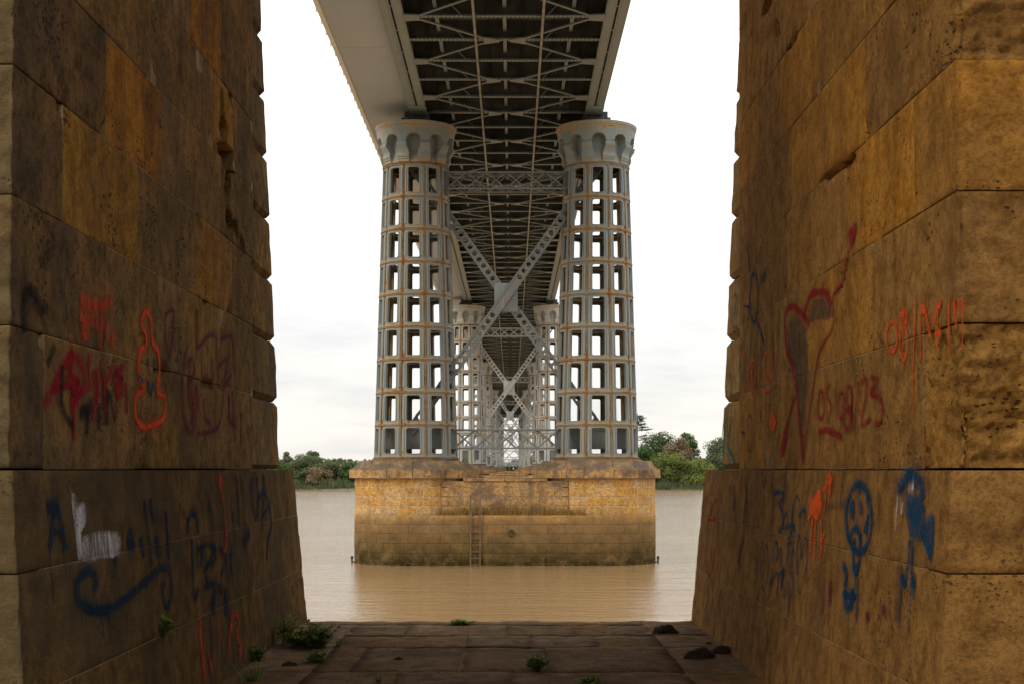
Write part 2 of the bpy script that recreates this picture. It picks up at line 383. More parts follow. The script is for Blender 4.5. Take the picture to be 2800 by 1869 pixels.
b.inputs['IOR'].default_value = 1.33; b.inputs['Specular IOR Level'].default_value = 0.9
bump(n, l, b, h, 1.0, 0.20)
M['water'] = m
wmb = MB(); wmb.quad((-4000, 10.5, WATER_Z), (4000, 10.5, WATER_Z), (4000, 330, WATER_Z), (-4000, 330, WATER_Z))
o = place('river_water', wmb.mesh('river_water', M['water'])); o['kind'] = 'structure'

# ------------------------------------------------------------------ stone courses along a plan path
def path_lengths(P):
    L = [0]
    for a, b_ in zip(P, P[1:]): L.append(L[-1] + math.dist(a, b_))
    return L
def path_at(P, L, s):
    s = max(0, min(L[-1], s))
    for i in range(len(P)-1):
        if s <= L[i+1] + 1e-9:
            t = (s - L[i]) / max(1e-9, L[i+1]-L[i])
            a, b_ = P[i], P[i+1]
            return (a[0]+(b_[0]-a[0])*t, a[1]+(b_[1]-a[1])*t), i
    return P[-1], len(P)-2
def stone_patch(pathf, s0, s1, z0, z1, side, gap=0.006, bev=0.012, depth=0.22, cell=0.14, amp=0.004, fscale=3.0, layered=0.0, inw=1.0, corner=0.0, cav=(), seed=0.0, bevz=None, chip=False):
    """One dressed block: a front sheet that follows the wall's plan path, rounded arrises, skirt and back.
    pathf(z) -> plan polyline; side=+1 when the outside lies to the right of the path."""
    mb = MB()
    Pm = pathf((z0+z1)/2); Lm = path_lengths(Pm)
    s0 += gap; s1 -= gap; z0 += gap; z1 -= gap
    bz = bevz or bev
    def spread(a, b_, bev_):
        k = max(1, int(round((b_-a-2*bev_)/cell)))
        return [a, a+bev_] + [a+bev_+(b_-a-2*bev_)*i/k for i in range(1, k)] + [b_-bev_, b_]
    S = spread(s0, s1, bev)
    for q in Lm[1:-1]:          # keep the plan corners
        if s0+0.02 < q < s1-0.02: S += [q-0.015, q, q+0.015]
    S = sorted(set(S)); Z = spread(z0, z1, bz)
    ns, nz_ = len(S), len(Z)
    crg = random.Random(int(seed*1000)+5)
    chips = [(crg.choice((s0, s1, crg.uniform(s0, s1))), crg.choice((z0, z1)), crg.uniform(0.05, 0.16)) for _ in range(3)]
    grid = []
    for z in Z:
        P = pathf(z); L = path_lengths(P)
        for s in S:
            p, i = path_at(P, L, s)
            def nrm(k):
                a, b_ = P[k], P[k+1]; d = math.dist(a, b_) or 1
                return Vector(((b_[1]-a[1])/d*side, -(b_[0]-a[0])/d*side))
            nn = nrm(i)
            for q in range(1, len(L)-1):
                if abs(L[q]-s) < 0.02: nn = (nrm(q-1)+nrm(q)).normalized()
            d = 0.0
            if s <= s0+1e-6 or s >= s1-1e-6: d -= bev
            if z <= z0+1e-6 or z >= z1-1e-6: d -= bz
            pt = Vector((p[0], p[1], z))
            inner = min(1.0, min(s-s0, s1-s, z-z0, z1-z)/0.05 + 0.3)
            v = mnoise.fractal(pt*fscale + Vector((seed*13.7, seed*5.1, seed*9.3)), 0.8, 2.1, 4)
            d += amp*v*inner*(1.0 if (corner <= 0 or s <= corner) else max(0.12, 1-(s-corner)/0.25))
            lay_ = layered*(1.0 if s <= corner else max(0.0, inw*(1.15-(s-corner)/1.6))) if layered else 0.0
            if lay_:
                wv = mnoise.noise(pt*2.0 + Vector((seed, 0, 0)))
                lv = mnoise.fractal(Vector((pt.x*4.0+seed, pt.y*4.0, pt.z*24.0+wv*3.0)), 0.75, 2.2, 6)
                tv = mnoise.turbulence(pt*9.0, 4, True)
                st_ = abs(lv)**0.6
                d += lay_*(1.2*st_ - 0.8 + 0.5*(0.6-tv) - 0.9*max(0.0, wv))*inner - lay_*0.2
            if chip:
                for (cu, cw, cr) in chips:
                    q = math.hypot(s-cu, z-cw)
                    if q < cr: d -= 0.045*(1-q/cr)*(0.7+0.6*v)
            for (cs, cz, rs, rz_, dep, tilt) in cav:
                u = (s-cs); w = (z-cz) - tilt*u
                q = (u/rs)**2 + (w/rz_)**2
                if q < 1: d -= dep*1.35*(1-q)**0.3*(0.8+0.4*v)
            grid.append((pt.x+nn.x*d, pt.y+nn.y*d, z, nn))
    mb.v = [(p[0], p[1], p[2]) for p in grid]
    for j in range(nz_-1):
        for i in range(ns-1):
            a = j*ns+i
            f = (a, a+1, a+ns+1, a+ns)
            mb.f.append(f if side > 0 else f[::-1]); mb.m.append(0)
    # skirt back into the wall
    ring = [i for i in range(ns)] + [j*ns+ns-1 for j in range(1, nz_)] + [(nz_-1)*ns+i for i in range(ns-2, -1, -1)] + [j*ns for j in range(nz_-2, 0, -1)]
    b0 = len(mb.v)
    for k in ring:
        x, y, z, nn = grid[k]; mb.v.append((x-nn.x*depth, y-nn.y*depth, z))
    nr = len(ring)
    for k in range(nr):
        f = (ring[k], b0+k, b0+(k+1) % nr, ring[(k+1) % nr])
        mb.f.append(f if side > 0 else f[::-1]); mb.m.append(0)
    return mb

# ------------------------------------------------------------------ the two masonry pier legs beside the camera
COURSE = 0.636
ZS = [EYE+0.005, EYE+0.70]
while ZS[-1] < EYE + 5.6: ZS.append(ZS[-1]+COURSE)
TOP_Z = EYE + 16.0
BASE_Z = [-0.25, EYE-1.05, EYE-0.478, EYE]
Y_END, Y_QUOIN = 14.70, 13.2

def build_leg(sgn, xw, xq, xb, mat_s, mat_b, mort, joints, base_joints, near_amp, label, cavs, YN, YB):
    """sgn -1: left of the passage, +1: right. xw wall face, xq end face, xb plinth face (distances from the axis)."""
    root = thing('masonry_pier', label, 'bridge pier', (sgn*(xw+1.8), 10.6, 0))
    X0 = root.location.x
    xo = xw + 3.6
    side = -sgn      # outside of the path (walking near -> far on the inner face)
    def add(name, mb, mat, parent=root, smooth=False):
        me = mb.mesh(name, mat, smooth)
        me.transform(Matrix.Translation((-X0, -10.6, 0)))
        return place(name, me, parent)
    def wallpath(z):       # near face outside -> near corner -> inner face -> end
        yn = YN + 0.03*max(0, z-EYE)
        return [(sgn*xo, yn), (sgn*xw, yn), (sgn*xw, Y_QUOIN)]
    def quoinpath(z):
        h = z-EYE; x = xq + 0.04*h
        return [(sgn*x, Y_QUOIN-0.1), (sgn*x, Y_END), (sgn*xo, Y_END)]
    def basepath(z):
        d = 0.08*(EYE-z)
        return [(sgn*xo, YN-YB-d), (sgn*(xb-d), YN-YB-d), (sgn*(xb-d), Y_END+0.12+d), (sgn*xo, Y_END+0.12+d)]
    # solid mass of the leg behind the facing stones
    rec = 0.003
    core = MB()
    core.box(min(sgn*(xw+0.52), sgn*(xo+0.3)), max(sgn*(xw+0.52), sgn*(xo+0.3)), YN+0.45, Y_QUOIN+0.05, EYE-0.05, ZS[-1]+0.01)
    hq = (xq+0.04*5.6+0.06)
    core.box(min(sgn*hq, sgn*(xo+0.3)), max(sgn*hq, sgn*(xo+0.3)), Y_QUOIN+0.05, Y_END-0.07, EYE-0.05, ZS[-1]+0.01)
    bed = MB()
    up = MB()
    up.box(min(sgn*(xw+0.02), sgn*(xo+0.3)), max(sgn*(xw+0.02), sgn*(xo+0.3)), YN+0.2, Y_END-0.1, ZS[-1]+0.01, TOP_Z)
    add('upper_shaft', up, mat_s).color = (*(OLIVE if sgn < 0 else TR[0]), 1)
    bc = MB()
    d0, d1 = 0.08*(EYE+0.25), 0.0
    r2 = 0.006
    def ring(d, z): return [(sgn*(xb-d+r2), YN-YB-d+0.3, z), (sgn*(xo+0.3), YN-YB-d+0.3, z), (sgn*(xo+0.3), Y_END+0.12+d-r2, z), (sgn*(xb-d+r2), Y_END+0.12+d-r2, z)]
    A, B_ = ring(d0, -0.25), ring(d1, EYE-r2)
    bc.hexa(A+B_ if sgn > 0 else A[::-1]+B_[::-1])
    add('plinth_core', bc, mort)
    rng = random.Random(3 if sgn < 0 else 11)
    # shaft stones: path parameter s = distance along wallpath
    face0 = xo-xw        # s at the near corner
    for k in range(len(ZS)-1):
        z0, z1 = ZS[k], ZS[k+1]
        js = joints[k] if k < len(joints) else None
        if js is None:
            js = []; y = YN + rng.uniform(0.7, 1.3)
            while y < Y_QUOIN-0.5: js.append(y); y += rng.uniform(0.65, 1.35)
        js = sorted(j for j in js if YN+0.25 < j < Y_QUOIN-0.15)
        # near face stones: one return stone round the corner and one or two beyond it
        ret = face0 - rng.uniform(0.8, 1.15)
        cuts = [face0-2.9, face0-1.9-rng.uniform(0, 0.3), ret] + [face0 + (y-(YN+0.03*max(0, (z0+z1)/2-EYE))) for y in js] + [path_lengths(wallpath((z0+z1)/2))[-1]]
        for i in range(len(cuts)-1):
            s0, s1 = cuts[i], cuts[i+1]
            near = s0 < face0
            lay = 0.0; am = 0.0015; iw = 1.0
            cell = 0.085
            if near:
                am, lay, iw = near_amp[k % len(near_amp)]; cell = 0.024
            cs = [(face0 + (cy_-YN), cz_+EYE, rs, rz_, dp, tl) for (cy_, cz_, rs, rz_, dp, tl) in cavs if s0-0.1 < face0+(cy_-YN) < s1+0.1]
            cs = [q for q in cs if z0-0.2 < q[1] < z1+0.2]
            if cs: cell = 0.032
            if not near and not cs:
                ya, yb = YN+s0-face0+0.03*max(0, (z0+z1)/2-EYE), YN+s1-face0+0.03*max(0, (z0+z1)/2-EYE)
                bed.box(min(sgn*(xw+rec), sgn*(xw+0.53)), max(sgn*(xw+rec), sgn*(xw+0.53)), ya, yb, z0, z1)
            mb = stone_patch(wallpath, s0, s1, z0, z1, side, gap=rng.uniform(0.002, 0.0045), bev=rng.uniform(0.002, 0.004), chip=rng.random() < 0.55, cell=cell, amp=am, fscale=7.0 if near else 3.0, layered=lay, inw=iw, corner=face0 if near else 0.0, cav=cs, seed=k*3.1+i*1.7+sgn, depth=0.45 if (cs or near) else 0.14)
            o = add('stone_block', mb, mat_s, smooth=bool(near or cs))
            tn = TONE[sgn][k] if k < len(TONE[sgn]) else []
            ti = i-2
            tv = tn[ti] if 0 <= ti < len(tn) else None
            o.color = (*(tv or rng.choice(TL if sgn < 0 else TR)), 1)
        # bossed end blocks with chamfered bed joints
        j = rng.uniform(0.75, 1.25)
        tot = path_lengths(quoinpath(z0))[-1]
        cq = [0, 1.6+j, min(tot, 1.6+j+1.3)]
        for i in range(2):
            mb = stone_patch(quoinpath, cq[i], cq[i+1], z0, z1 if k < len(ZS)-2 else z1, side, gap=0.003, bev=0.02, bevz=0.052+rng.uniform(-.01,.012), cell=0.11, amp=0.012, fscale=4.0, seed=k*2.3+i*5+sgn*2, depth=0.2)
            o = add('quoin_block', mb, mat_s, smooth=False); o.color = (*rng.choice([OLIVE, (0.13,0.095,0.05), (0.10,0.075,0.045)] if sgn < 0 else [(0.40,0.27,0.13), (0.42,0.28,0.12)]), 1)
    core.v += []
    i0 = len(core.v); core.v += bed.v; core.f += [tuple(q+i0 for q in f) for f in bed.f]; core.m += bed.m
    add('mortar_core', core, mort)
    # plinth stones
    bl = path_lengths(basepath(EYE-0.5))
    for k in range(3):
        z0, z1 = BASE_Z[k], BASE_Z[k+1]
        js = sorted(j for j in base_joints[k] if YN+0.3 < j < Y_END-0.3)
        L = path_lengths(basepath((z0+z1)/2)); P = basepath((z0+z1)/2)
        cuts = [L[1]-2.4, L[1]-1.15+0.25*k] + [L[1] + (y-P[1][1]) for y in js] + [L[2]+1.0, L[2]+2.2]
        cuts = [q for q in cuts if q >= 0]
        for i in range(len(cuts)-1):
            near = cuts[i] < L[1]
            mb = stone_patch(basepath, cuts[i], cuts[i+1], z0, z1, side, gap=0.003, bev=0.004, cell=0.04 if near else 0.12, amp=0.014 if near else 0.0015, fscale=9.0 if near else 3.0, corner=L[1] if near else 0.0, seed=k*4.4+i*2.2+sgn*3, depth=0.4 if near else 0.14)
            add('plinth_block', mb, mat_b, smooth=near)
    # ledge slabs on top of the plinth
    led = MB()
    led.box(min(sgn*(xb+0.012), sgn*(xw+0.06)), max(sgn*(xb+0.012), sgn*(xw+0.06)), YN-YB+0.03, Y_END+0.1, EYE-0.02, EYE-0.004)
    add('plinth_ledge', led, mat_b)
    return root, add, X0

LX = lambda x: 9355.0/(1400.0-x)      # photo column of a joint -> depth on the left wall plane
RX = lambda x: 8200.0/(x-1400.0)
jl = [[LX(v) for v in q] for q in ([120,365,539,622], [290,429,498,601], [172,377,535,634], [290,442,502,605], [413,536,583,638], [330,520,605], None, None)[:6]]
jr = [[RX(v) for v in q] for q in ([2093,2180,2254,2316,2524], [2117,2207,2385], [2151,2254,2315,2499], [2100,2164,2209,2365], [2077,2133,2233,2289,2420], [2100,2162,2207,2330])]
BL = lambda x: 2.25*3850/(1400-x)
BR = lambda x: 1.99*3850/(x-1400)
bjl = [[BL(v) for v in q] for q in ([180,456,640], [40,415,531,659], [352,547,680])]
bjr = [[BR(v) for v in q] for q in ([2024,2121,2202,2299,2440], [1979,2110,2254,2289,2480], [2072,2184,2285,2424])]
cav_l = [(11.95, 2.66, 0.42, 0.10, 0.24, 0.0), (11.78, 2.86, 0.16, 0.10, 0.16, 0.0), (11.7, 3.05, 0.07, 0.13, 0.10, 0), (11.95, 2.38, 0.12, 0.15, 0.17, 0), (12.05, 2.12, 0.17, 0.10, 0.17, -0.35), (12.35, 2.10, 0.13, 0.07, 0.15, -0.5), (12.62, 2.02, 0.10, 0.06, 0.13, -0.4),
         (9.75, 0.70, 0.22, 0.05, 0.06, 0.0), (11.2, 0.68, 0.25, 0.035, 0.05, 0.0)]
cav_r = [(9.4, 1.972, 0.35, 0.03, 0.06, 0.0), (8.9, 1.95, 0.25, 0.03, 0.05, 0), (11.6, 3.88, 0.3, 0.05, 0.08, 0.0), (10.6, 3.244, 0.2, 0.03, 0.05, 0), (11.2, 3.5, 0.12, 0.10, 0.07, 0.5)]
# (smooth roughness, layered erosion) of each course where it turns onto the near face
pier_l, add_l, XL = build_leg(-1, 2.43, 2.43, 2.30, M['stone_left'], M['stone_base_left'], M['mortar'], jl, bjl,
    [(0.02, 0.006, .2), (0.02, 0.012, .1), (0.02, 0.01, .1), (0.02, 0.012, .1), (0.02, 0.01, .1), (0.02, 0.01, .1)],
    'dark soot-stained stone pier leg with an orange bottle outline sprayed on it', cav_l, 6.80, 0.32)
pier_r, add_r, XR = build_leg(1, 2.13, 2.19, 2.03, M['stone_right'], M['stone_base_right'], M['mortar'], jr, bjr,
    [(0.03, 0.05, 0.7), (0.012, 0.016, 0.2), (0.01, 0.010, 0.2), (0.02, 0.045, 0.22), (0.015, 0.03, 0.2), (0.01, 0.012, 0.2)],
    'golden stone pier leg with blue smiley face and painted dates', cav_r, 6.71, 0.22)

# ------------------------------------------------------------------ platform of flagstones
plat = thing('stone_platform', 'brown flagstone quay platform between the two pier legs', 'platform', (0, 5, 0)); plat['kind'] = 'structure'
def addp(name, mb, mat, smooth=False):
    me = mb.mesh(name, mat, smooth); me.transform(Matrix.Translation((0, -5, 0))); return place(name, me, plat)
mb = MB(); mb.box(-9, 9, -14, 14.85, -8, -0.011)
addp('platform_mass', mb, M['mortar_dark'])
rng = random.Random(21)
rows = [14.95, 14.52, 13.58, 12.68, 11.16, 10.2, 9.1, 8.1, 7.0, 5.9, 4.7]
def flag(x0, x1, y0, y1, dz, edge=False):
    mb = MB(); nxx = max(3, int((x1-x0)/0.12)); nyy = max(3, int((y1-y0)/0.12)); gp = rng.uniform(0.002, 0.005)
    x0 += gp; x1 -= gp; y0 += gp; y1 -= gp
    tx, ty = rng.uniform(-.004, .004), rng.uniform(-.004, .004)
    for j in range(nyy+1):
        for i in range(nxx+1):
            x = x0+(x1-x0)*i/nxx; y = y0+(y1-y0)*j/nyy
            z = dz + tx*(i/nxx-.5) + ty*(j/nyy-.5) + 0.013*mnoise.fractal(Vector((x*3.2, y*3.2, dz*50)), 0.8, 2.1, 4)
            e = min(i, nxx-i, j, nyy-j)
            if e == 0: z -= 0.003 + (0.02*abs(mnoise.noise(Vector((x*4, y*4, 3)))) if edge else 0)
            mb.v.append((x, y, z))
    for j in range(nyy):
        for i in range(nxx):
            a = j*(nxx+1)+i; mb.f.append((a, a+1, a+nxx+2, a+nxx+1)); mb.m.append(0)
    w = nxx+1
    ring = list(range(w)) + [j*w+nxx for j in range(1, nyy+1)] + [nyy*w+i for i in range(nxx-1, -1, -1)] + [j*w for j in range(nyy-1, 0, -1)]
    b0 = len(mb.v)
    for k in ring: mb.v.append((mb.v[k][0], mb.v[k][1], -0.12 if not edge else -0.3))
    for k in range(len(ring)):
        k2 = (k+1) % len(ring); mb.f.append((ring[k], b0+k, b0+k2, ring[k2])); mb.m.append(0)
    addp('flagstone', mb, M['flag'], True)
rowj = {0: [-2.3, -1.62, -0.15, 0.95, 1.38, 2.1], 1: [-2.3, -1.62, -1.05, -0.05, 0.62, 1.38, 2.1], 2: [-2.3, -1.62, -0.42, 0.18, 0.78, 1.38, 2.1], 3: [-2.3, -1.6, -1.3, -0.42, 0.3, 1.38, 2.1], 4: [-2.3, -1.6, -0.9, 0.0, 1.38, 2.1]}
for r_ in range(len(rows)-1):
    J = rowj.get(r_)
    if J is None:
        J = [-2.4, -1.6]; x = -1.6
        while x < 0.6: x += rng.uniform(0.6, 1.0); J.append(x)
        J += [1.38, 2.2]
    for a, b_ in zip(J, J[1:]):
        flag(a, b_, rows[r_+1], rows[r_], rng.uniform(-0.003, 0.003), edge=(r_ == 0))

# ------------------------------------------------------------------ spray paint on the walls
def paint_mat(name, col, op=0.85, streaky=0.0):
    m, n, l, b = mat_base(name)
    uv = n.new('ShaderNodeUVMap'); sp = n.new('ShaderNodeSeparateXYZ'); l.new(uv.outputs[0], sp.inputs[0])
    e = mathn(n, l, 'ABSOLUTE', sp.outputs['X'])
    ns_ = pos_noise(n, l, 60.0, 3, 0.7)
    pat = pos_noise(n, l, 7.0, 4, 0.6, stretch=(1, 1, 0.35) if streaky else (1, 1, 1))
    ee = mathn(n, l, 'ADD', e, mathn(n, l, 'MULTIPLY', mathn(n, l, 'SUBTRACT', ns_, 0.5), 1.3))
    a = ramp(n, l, ee, [(0.30, 1.0), (0.95, 0.0)])
    p2 = ramp(n, l, pat, [(0.30, 0.45), (0.56, 1.0)])
    grain = pos_noise(n, l, 34.0, 6, 0.75)
    p2 = mathn(n, l, 'MULTIPLY', p2, ramp(n, l, grain, [(0.36, 0.45), (0.48, 1.0)]))
    over = ramp(n, l, sp.outputs['Y'], [(0.0, 1.0), (1.0, 0.20)])
    a = mathn(n, l, 'MULTIPLY', mathn(n, l, 'MULTIPLY', mathn(n, l, 'MULTIPLY', a, p2), over), op, True)
    if streaky:
        st = pos_noise(n, l, 14.0, 5, 0.7, stretch=(1, 1, 0.12))
        a = mathn(n, l, 'MULTIPLY', a, ramp(n, l, st, [(0.38, 0.05), (0.62, 1.0)]))
    l.new(a, b.inputs['Alpha'])
    l.new(mixc(n, l, ns_, tuple(x*0.7 for x in col), tuple(min(1, x*1.25) for x in col)), b.inputs['Base Color'])
    b.inputs['Roughness'].default_value = 0.9; b.inputs['Specular IOR Level'].default_value = 0.03
    bump(n, l, b, grain, 1.0, 0.02)
    return m
P_ = {'blue': paint_mat('paint_blue', (0.007, 0.062, 0.135), 0.9), 'navy': paint_mat('paint_navy', (0.010, 0.034, 0.060), 0.8),
      'orange': paint_mat('paint_orange', (0.90, 0.12, 0.025), 0.92), 'red': paint_mat('paint_red', (0.95, 0.10, 0.035), 0.9),
      'crimson': paint_mat('paint_crimson', (0.33, 0.014, 0.03), 0.82), 'purple': paint_mat('paint_purple', (0.19, 0.022, 0.065), 0.75),
      'white': paint_mat('paint_white', (0.62, 0.60, 0.62), 0.95, 1), 'black': paint_mat('paint_black', (0.018, 0.016, 0.018), 0.75),
      'grey': paint_mat('paint_grey', (0.085, 0.07, 0.058), 0.6), 'teal': paint_mat('paint_teal', (0.07, 0.25, 0.19), 0.9), 'fadedred': paint_mat('paint_faded_red', (0.70, 0.07, 0.03), 0.85, 1),
      'violet': paint_mat('paint_violet', (0.075, 0.04, 0.055), 0.5, 1)}
def ray(px, py): return Vector(((px-CX)/FPX, 1.0, (CY-py)/FPX))
OFF = 0.0065
def on_shaft(sgn):
    x = (2.43 if sgn < 0 else 2.13)-OFF
    def f(px, py):
        d = ray(px, py); t = sgn*x/d.x
        return Vector((0, 0, EYE)) + d*t
    return f
def on_base(sgn):
    x = (2.30 if sgn < 0 else 2.03)-OFF
    def f(px, py):      # |X| = x - 0.08*(EYE-Z)  ->  sgn*t*dx = x + 0.08*t*dz
        d = ray(px, py); t = x/(sgn*d.x - 0.08*d.z)
        return Vector((0, 0, EYE)) + d*t
    return f
def on_quoin(sgn):
    x = (2.43 if sgn < 0 else 2.19)-0.02
    def f(px, py):
        d = ray(px, py); t = x/(sgn*d.x - 0.04*d.z)
        return Vector((0, 0, EYE)) + d*t
    return f
def smooth_pts(P, closed=False, sub=6):
    P = [Vector(p) for p in P]; out = []
    n_ = len(P)
    if n_ == 2: return [P[0].lerp(P[1], k/sub) for k in range(sub+1)]
    rngk = range(n_ if closed else n_-1)
    for i in rngk:
        if closed: p0, p1, p2, p3 = P[(i-1) % n_], P[i], P[(i+1) % n_], P[(i+2) % n_]
        else: p0, p1, p2, p3 = P[max(i-1, 0)], P[i], P[i+1], P[min(i+2, n_-1)]
        for k in range(sub):
            t = k/sub
            out.append(0.5*((2*p1) + (-p0+p2)*t + (2*p0-5*p1+4*p2-p3)*t*t + (-p0+3*p1-3*p2+p3)*t**3))
    out.append(P[0] if closed else P[-1])
    return out
class Paint:
    def __init__(s, surf, org, sc, add, tilt=0.0): s.tilt = tilt; s.surf = surf; s.org = org; s.sc = sc; s.add = add; s.lift = 0; s.rg = random.Random(int(org[0]*7+org[1]))
    def pts(s, P): return [s.surf(s.org[0]+p[0]/s.sc, s.org[1]+p[1]/s.sc) for p in P]
    def draw(s, color, strokes=(), fills=(), label=None):
        mb = MB(); mb.uv = []
        def nrm_of(a): return Vector((-1 if a.x > 0 else 1, 0, s.tilt)).normalized()
        runs = []
        for st in strokes:
            w, P = st[0], st[1]; closed = len(st) > 2
            base_ = smooth_pts(s.pts(P), closed)
            runs += [(base_, w*0.54, 0.0), (base_, w*1.35, 1.0)]
            for _ in range(s.rg.choice((0, 0, 1, 1, 2)) if color in ('crimson', 'orange', 'red', 'blue', 'navy', 'purple') else 0):
                q0 = s.rg.choice(base_); ln_ = s.rg.uniform(0.06, 0.28)
                runs.append(([q0 + Vector(((-s.tilt if q0.x > 0 else s.tilt)*ln_*t/4, 0, -ln_*t/4)) for t in range(5)], s.rg.uniform(0.006, 0.010), 0.0))
        for W, hw, over in runs:
            vs = []
            s.lift = (s.lift + 0.00006) % 0.004
            for i, p in enumerate(W):
                t = W[min(i+1, len(W)-1)] - W[max(i-1, 0)]
                if t.length < 1e-6: t = Vector((0, 1, 0))
                sd = t.normalized().cross(nrm_of(p)).normalized()*hw
                ln = nrm_of(p)*s.lift
                vs += [p-sd*1.25+ln, p+ln, p+sd*1.25+ln]
            b0 = len(mb.v); mb.v += [tuple(q) for q in vs]
            for i in range(len(W)-1):
                for k in (0, 1):
                    a = b0+i*3+k
                    mb.f.append((a, a+1, a+4, a+3)); mb.m.append(0)
                    u0, u1 = (-1, 0) if k == 0 else (0, 1)
                    mb.uv.append([(u0, over), (u1, over), (u1, over), (u0, over)])
        for P in fills:
            s.lift = (s.lift + 0.00006) % 0.004
            W = smooth_pts(s.pts(P), True, 3)[:-1]
            c = sum(W, Vector())/len(W); b0 = len(mb.v)
            ln = nrm_of(c)*s.lift
            mb.v += [tuple(q+ln) for q in W] + [tuple(c.lerp(q, 0.74)+ln) for q in W]
            k_ = len(W)
            for i in range(k_):
                i2 = (i+1) % k_
                mb.f.append((b0+i, b0+i2, b0+k_+i2, b0+k_+i)); mb.m.append(0)
                mb.uv.append([(1, 0), (1, 0), (0.3, 0), (0.3, 0)])
            mb.f.append(tuple(b0+k_+i for i in range(k_))); mb.m.append(0); mb.uv.append([(0.3, 0)]*k_)
        o = s.add('graffiti', mb, P_[color])
        if label: o['label'] = label
        return o
def oval(cx, cy, rx, ry, n=10): return [(cx+rx*math.cos(2*math.pi*k/n), cy+ry*math.sin(2*math.pi*k/n)) for k in range(n)]

A = Paint(on_base(1), (2000, 1250), 3.485, add_r, 0.08)
A.draw('violet', [(0.16, [(130, 200), (140, 480), (60, 1050)]), (0.12, [(380, 140), (390, 420), (370, 800)]), (0.2, [(500, 140), (520, 420)]), (0.14, [(870, 900), (860, 1500)]), (0.2, [(1600, 1030), (1570, 1560)]), (0.1, [(30, 270), (20, 500)])])
A.draw('orange', [(0.035, [(775, 560), (745, 930)]), (0.03, [(800, 600), (795, 965)]), (0.03, [(855, 600), (865, 880)]), (0.03, [(945, 130), (940, 360)]), (0.05, [(965, 190), (880, 300)]), (0.04, [(890, 720), (850, 800)]), (0.05, [(930, 150), (955, 230)])],
       [[(740, 340), (775, 385), (835, 265), (870, 330), (860, 420), (885, 400), (865, 520), (810, 630), (775, 560), (722, 610), (745, 480), (728, 430)]], 'orange paint splash with drips')
A.draw('blue', [(0.048, oval(1213, 575, 122, 325, 12), 1), (0.035, [(1225, 215), (1220, 340)]), (0.045, [(1110, 740), (1185, 670), (1235, 760)]), (0.025, [(1255, 720), (1290, 620), (1305, 540)]), (0.03, [(1290, 320), (1300, 440)]),
        (0.04, [(1170, 760), (1160, 1000), (1185, 1110), (1215, 1000), (1230, 760)]), (0.05, [(1065, 1010), (1100, 1130), (1070, 1230)]), (0.03, [(1205, 1150), (1190, 1560)]), (0.07, [(1085, 1260), (1090, 1410), (1140, 1390), (1150, 1250)]), (0.05, [(1060, 1300), (1180, 1330)])],
       [oval(1150, 480, 27, 120), oval(1232, 480, 20, 90), [(1275, 620), (1300, 560), (1305, 680), (1270, 730)], [(1170, 1000), (1210, 1000), (1185, 1105)], [(1100, 740), (1140, 730), (1140, 810), (1115, 800)]], 'blue smiley face with its tongue out')
A.draw('blue', [(0.08, [(1700, 95), (1690, 170), (1600, 290), (1595, 345)]), (0.08, [(1705, 170), (1800, 260), (1820, 400)]), (0.03, [(1692, 780), (1672, 1100), (1640, 1210), (1610, 1110)]), (0.035, [(1722, 780), (1715, 1120), (1740, 1190), (1720, 1340)]), (0.06, [(1625, 1120), (1645, 1210)]), (0.06, [(1720, 1130), (1725, 1250)])],
       [[(1650, 330), (1760, 310), (1830, 400), (1855, 570), (1840, 800), (1740, 800), (1690, 760), (1655, 560)], [(1840, 590), (1930, 490), (1935, 800), (1900, 1020), (1840, 880), (1800, 760)]], 'blue long-legged bird figure')
A.draw('blue', [(0.025, [(395, 335), (480, 325), (495, 370), (450, 430), (480, 500), (492, 600), (455, 700), (440, 640)]), (0.022, [(495, 690), (500, 560), (525, 540), (530, 690)]), (0.022, [(585, 430), (570, 620), (555, 780)]), (0.018, [(645, 420), (620, 360), (590, 460), (575, 640)]), (0.025, [(510, 660), (600, 650), (545, 770), (530, 1010)]), (0.03, [(580, 860), (590, 920)]), (0.015, [(530, 820), (600, 800)]),
        (0.018, [(665, 960), (650, 740), (625, 830), (630, 1050), (645, 1290), (705, 1070), (727, 930), (718, 790), (690, 780), (665, 960)]), (0.018, [(315, 1010), (300, 800), (275, 930), (280, 1080), (305, 1265), (350, 1090), (345, 900), (325, 820)]), (0.02, [(395, 1000), (400, 860), (425, 800), (440, 860), (430, 980), (470, 860), (465, 1040)]),
        (0.022, [(385, 1050), (360, 1345)]), (0.02, [(360, 1200), (440, 1100), (430, 1300)]), (0.022, [(485, 1090), (470, 1280)]), (0.02, [(505, 1200), (500, 1330), (540, 1190), (545, 1480)])], (), 'blue lettering and two hearts')
A.draw('blue', [(0.03, [(640, 560), (700, 480), (690, 650)]), (0.03, [(455, 1120), (500, 1060), (470, 1230)]), (0.025, [(560, 1090), (590, 1180), (560, 1330)])])
A.draw('violet', [(0.06, [(880, 470), (980, 460), (1080, 450)])])
A.draw('purple', [(0.06, [(1450, 1400), (1440, 1500)]), (0.06, [(1290, 1460), (1300, 1560)]), (0.08, [(940, 1180), (930, 1420)]), (0.05, [(320, 180), (310, 300)]), (0.05, [(60, 1000), (80, 900), (110, 760)])])
A.draw('white', [(0.03, [(1585, 360), (1565, 700)]), (0.05, [(1740, 270), (1690, 310)]), (0.03, [(1630, 420), (1620, 540)])])
Z3 = Paint(on_base(1), (1850, 1250), 2.4726, add_r, 0.08)
Z3.draw('violet', [(0.10, [(380, 190), (400, 420)]), (0.10, [(470, 180), (480, 520)]), (0.14, [(300, 900), (250, 1200)]), (0.14, [(620, 1180), (560, 1480)])])
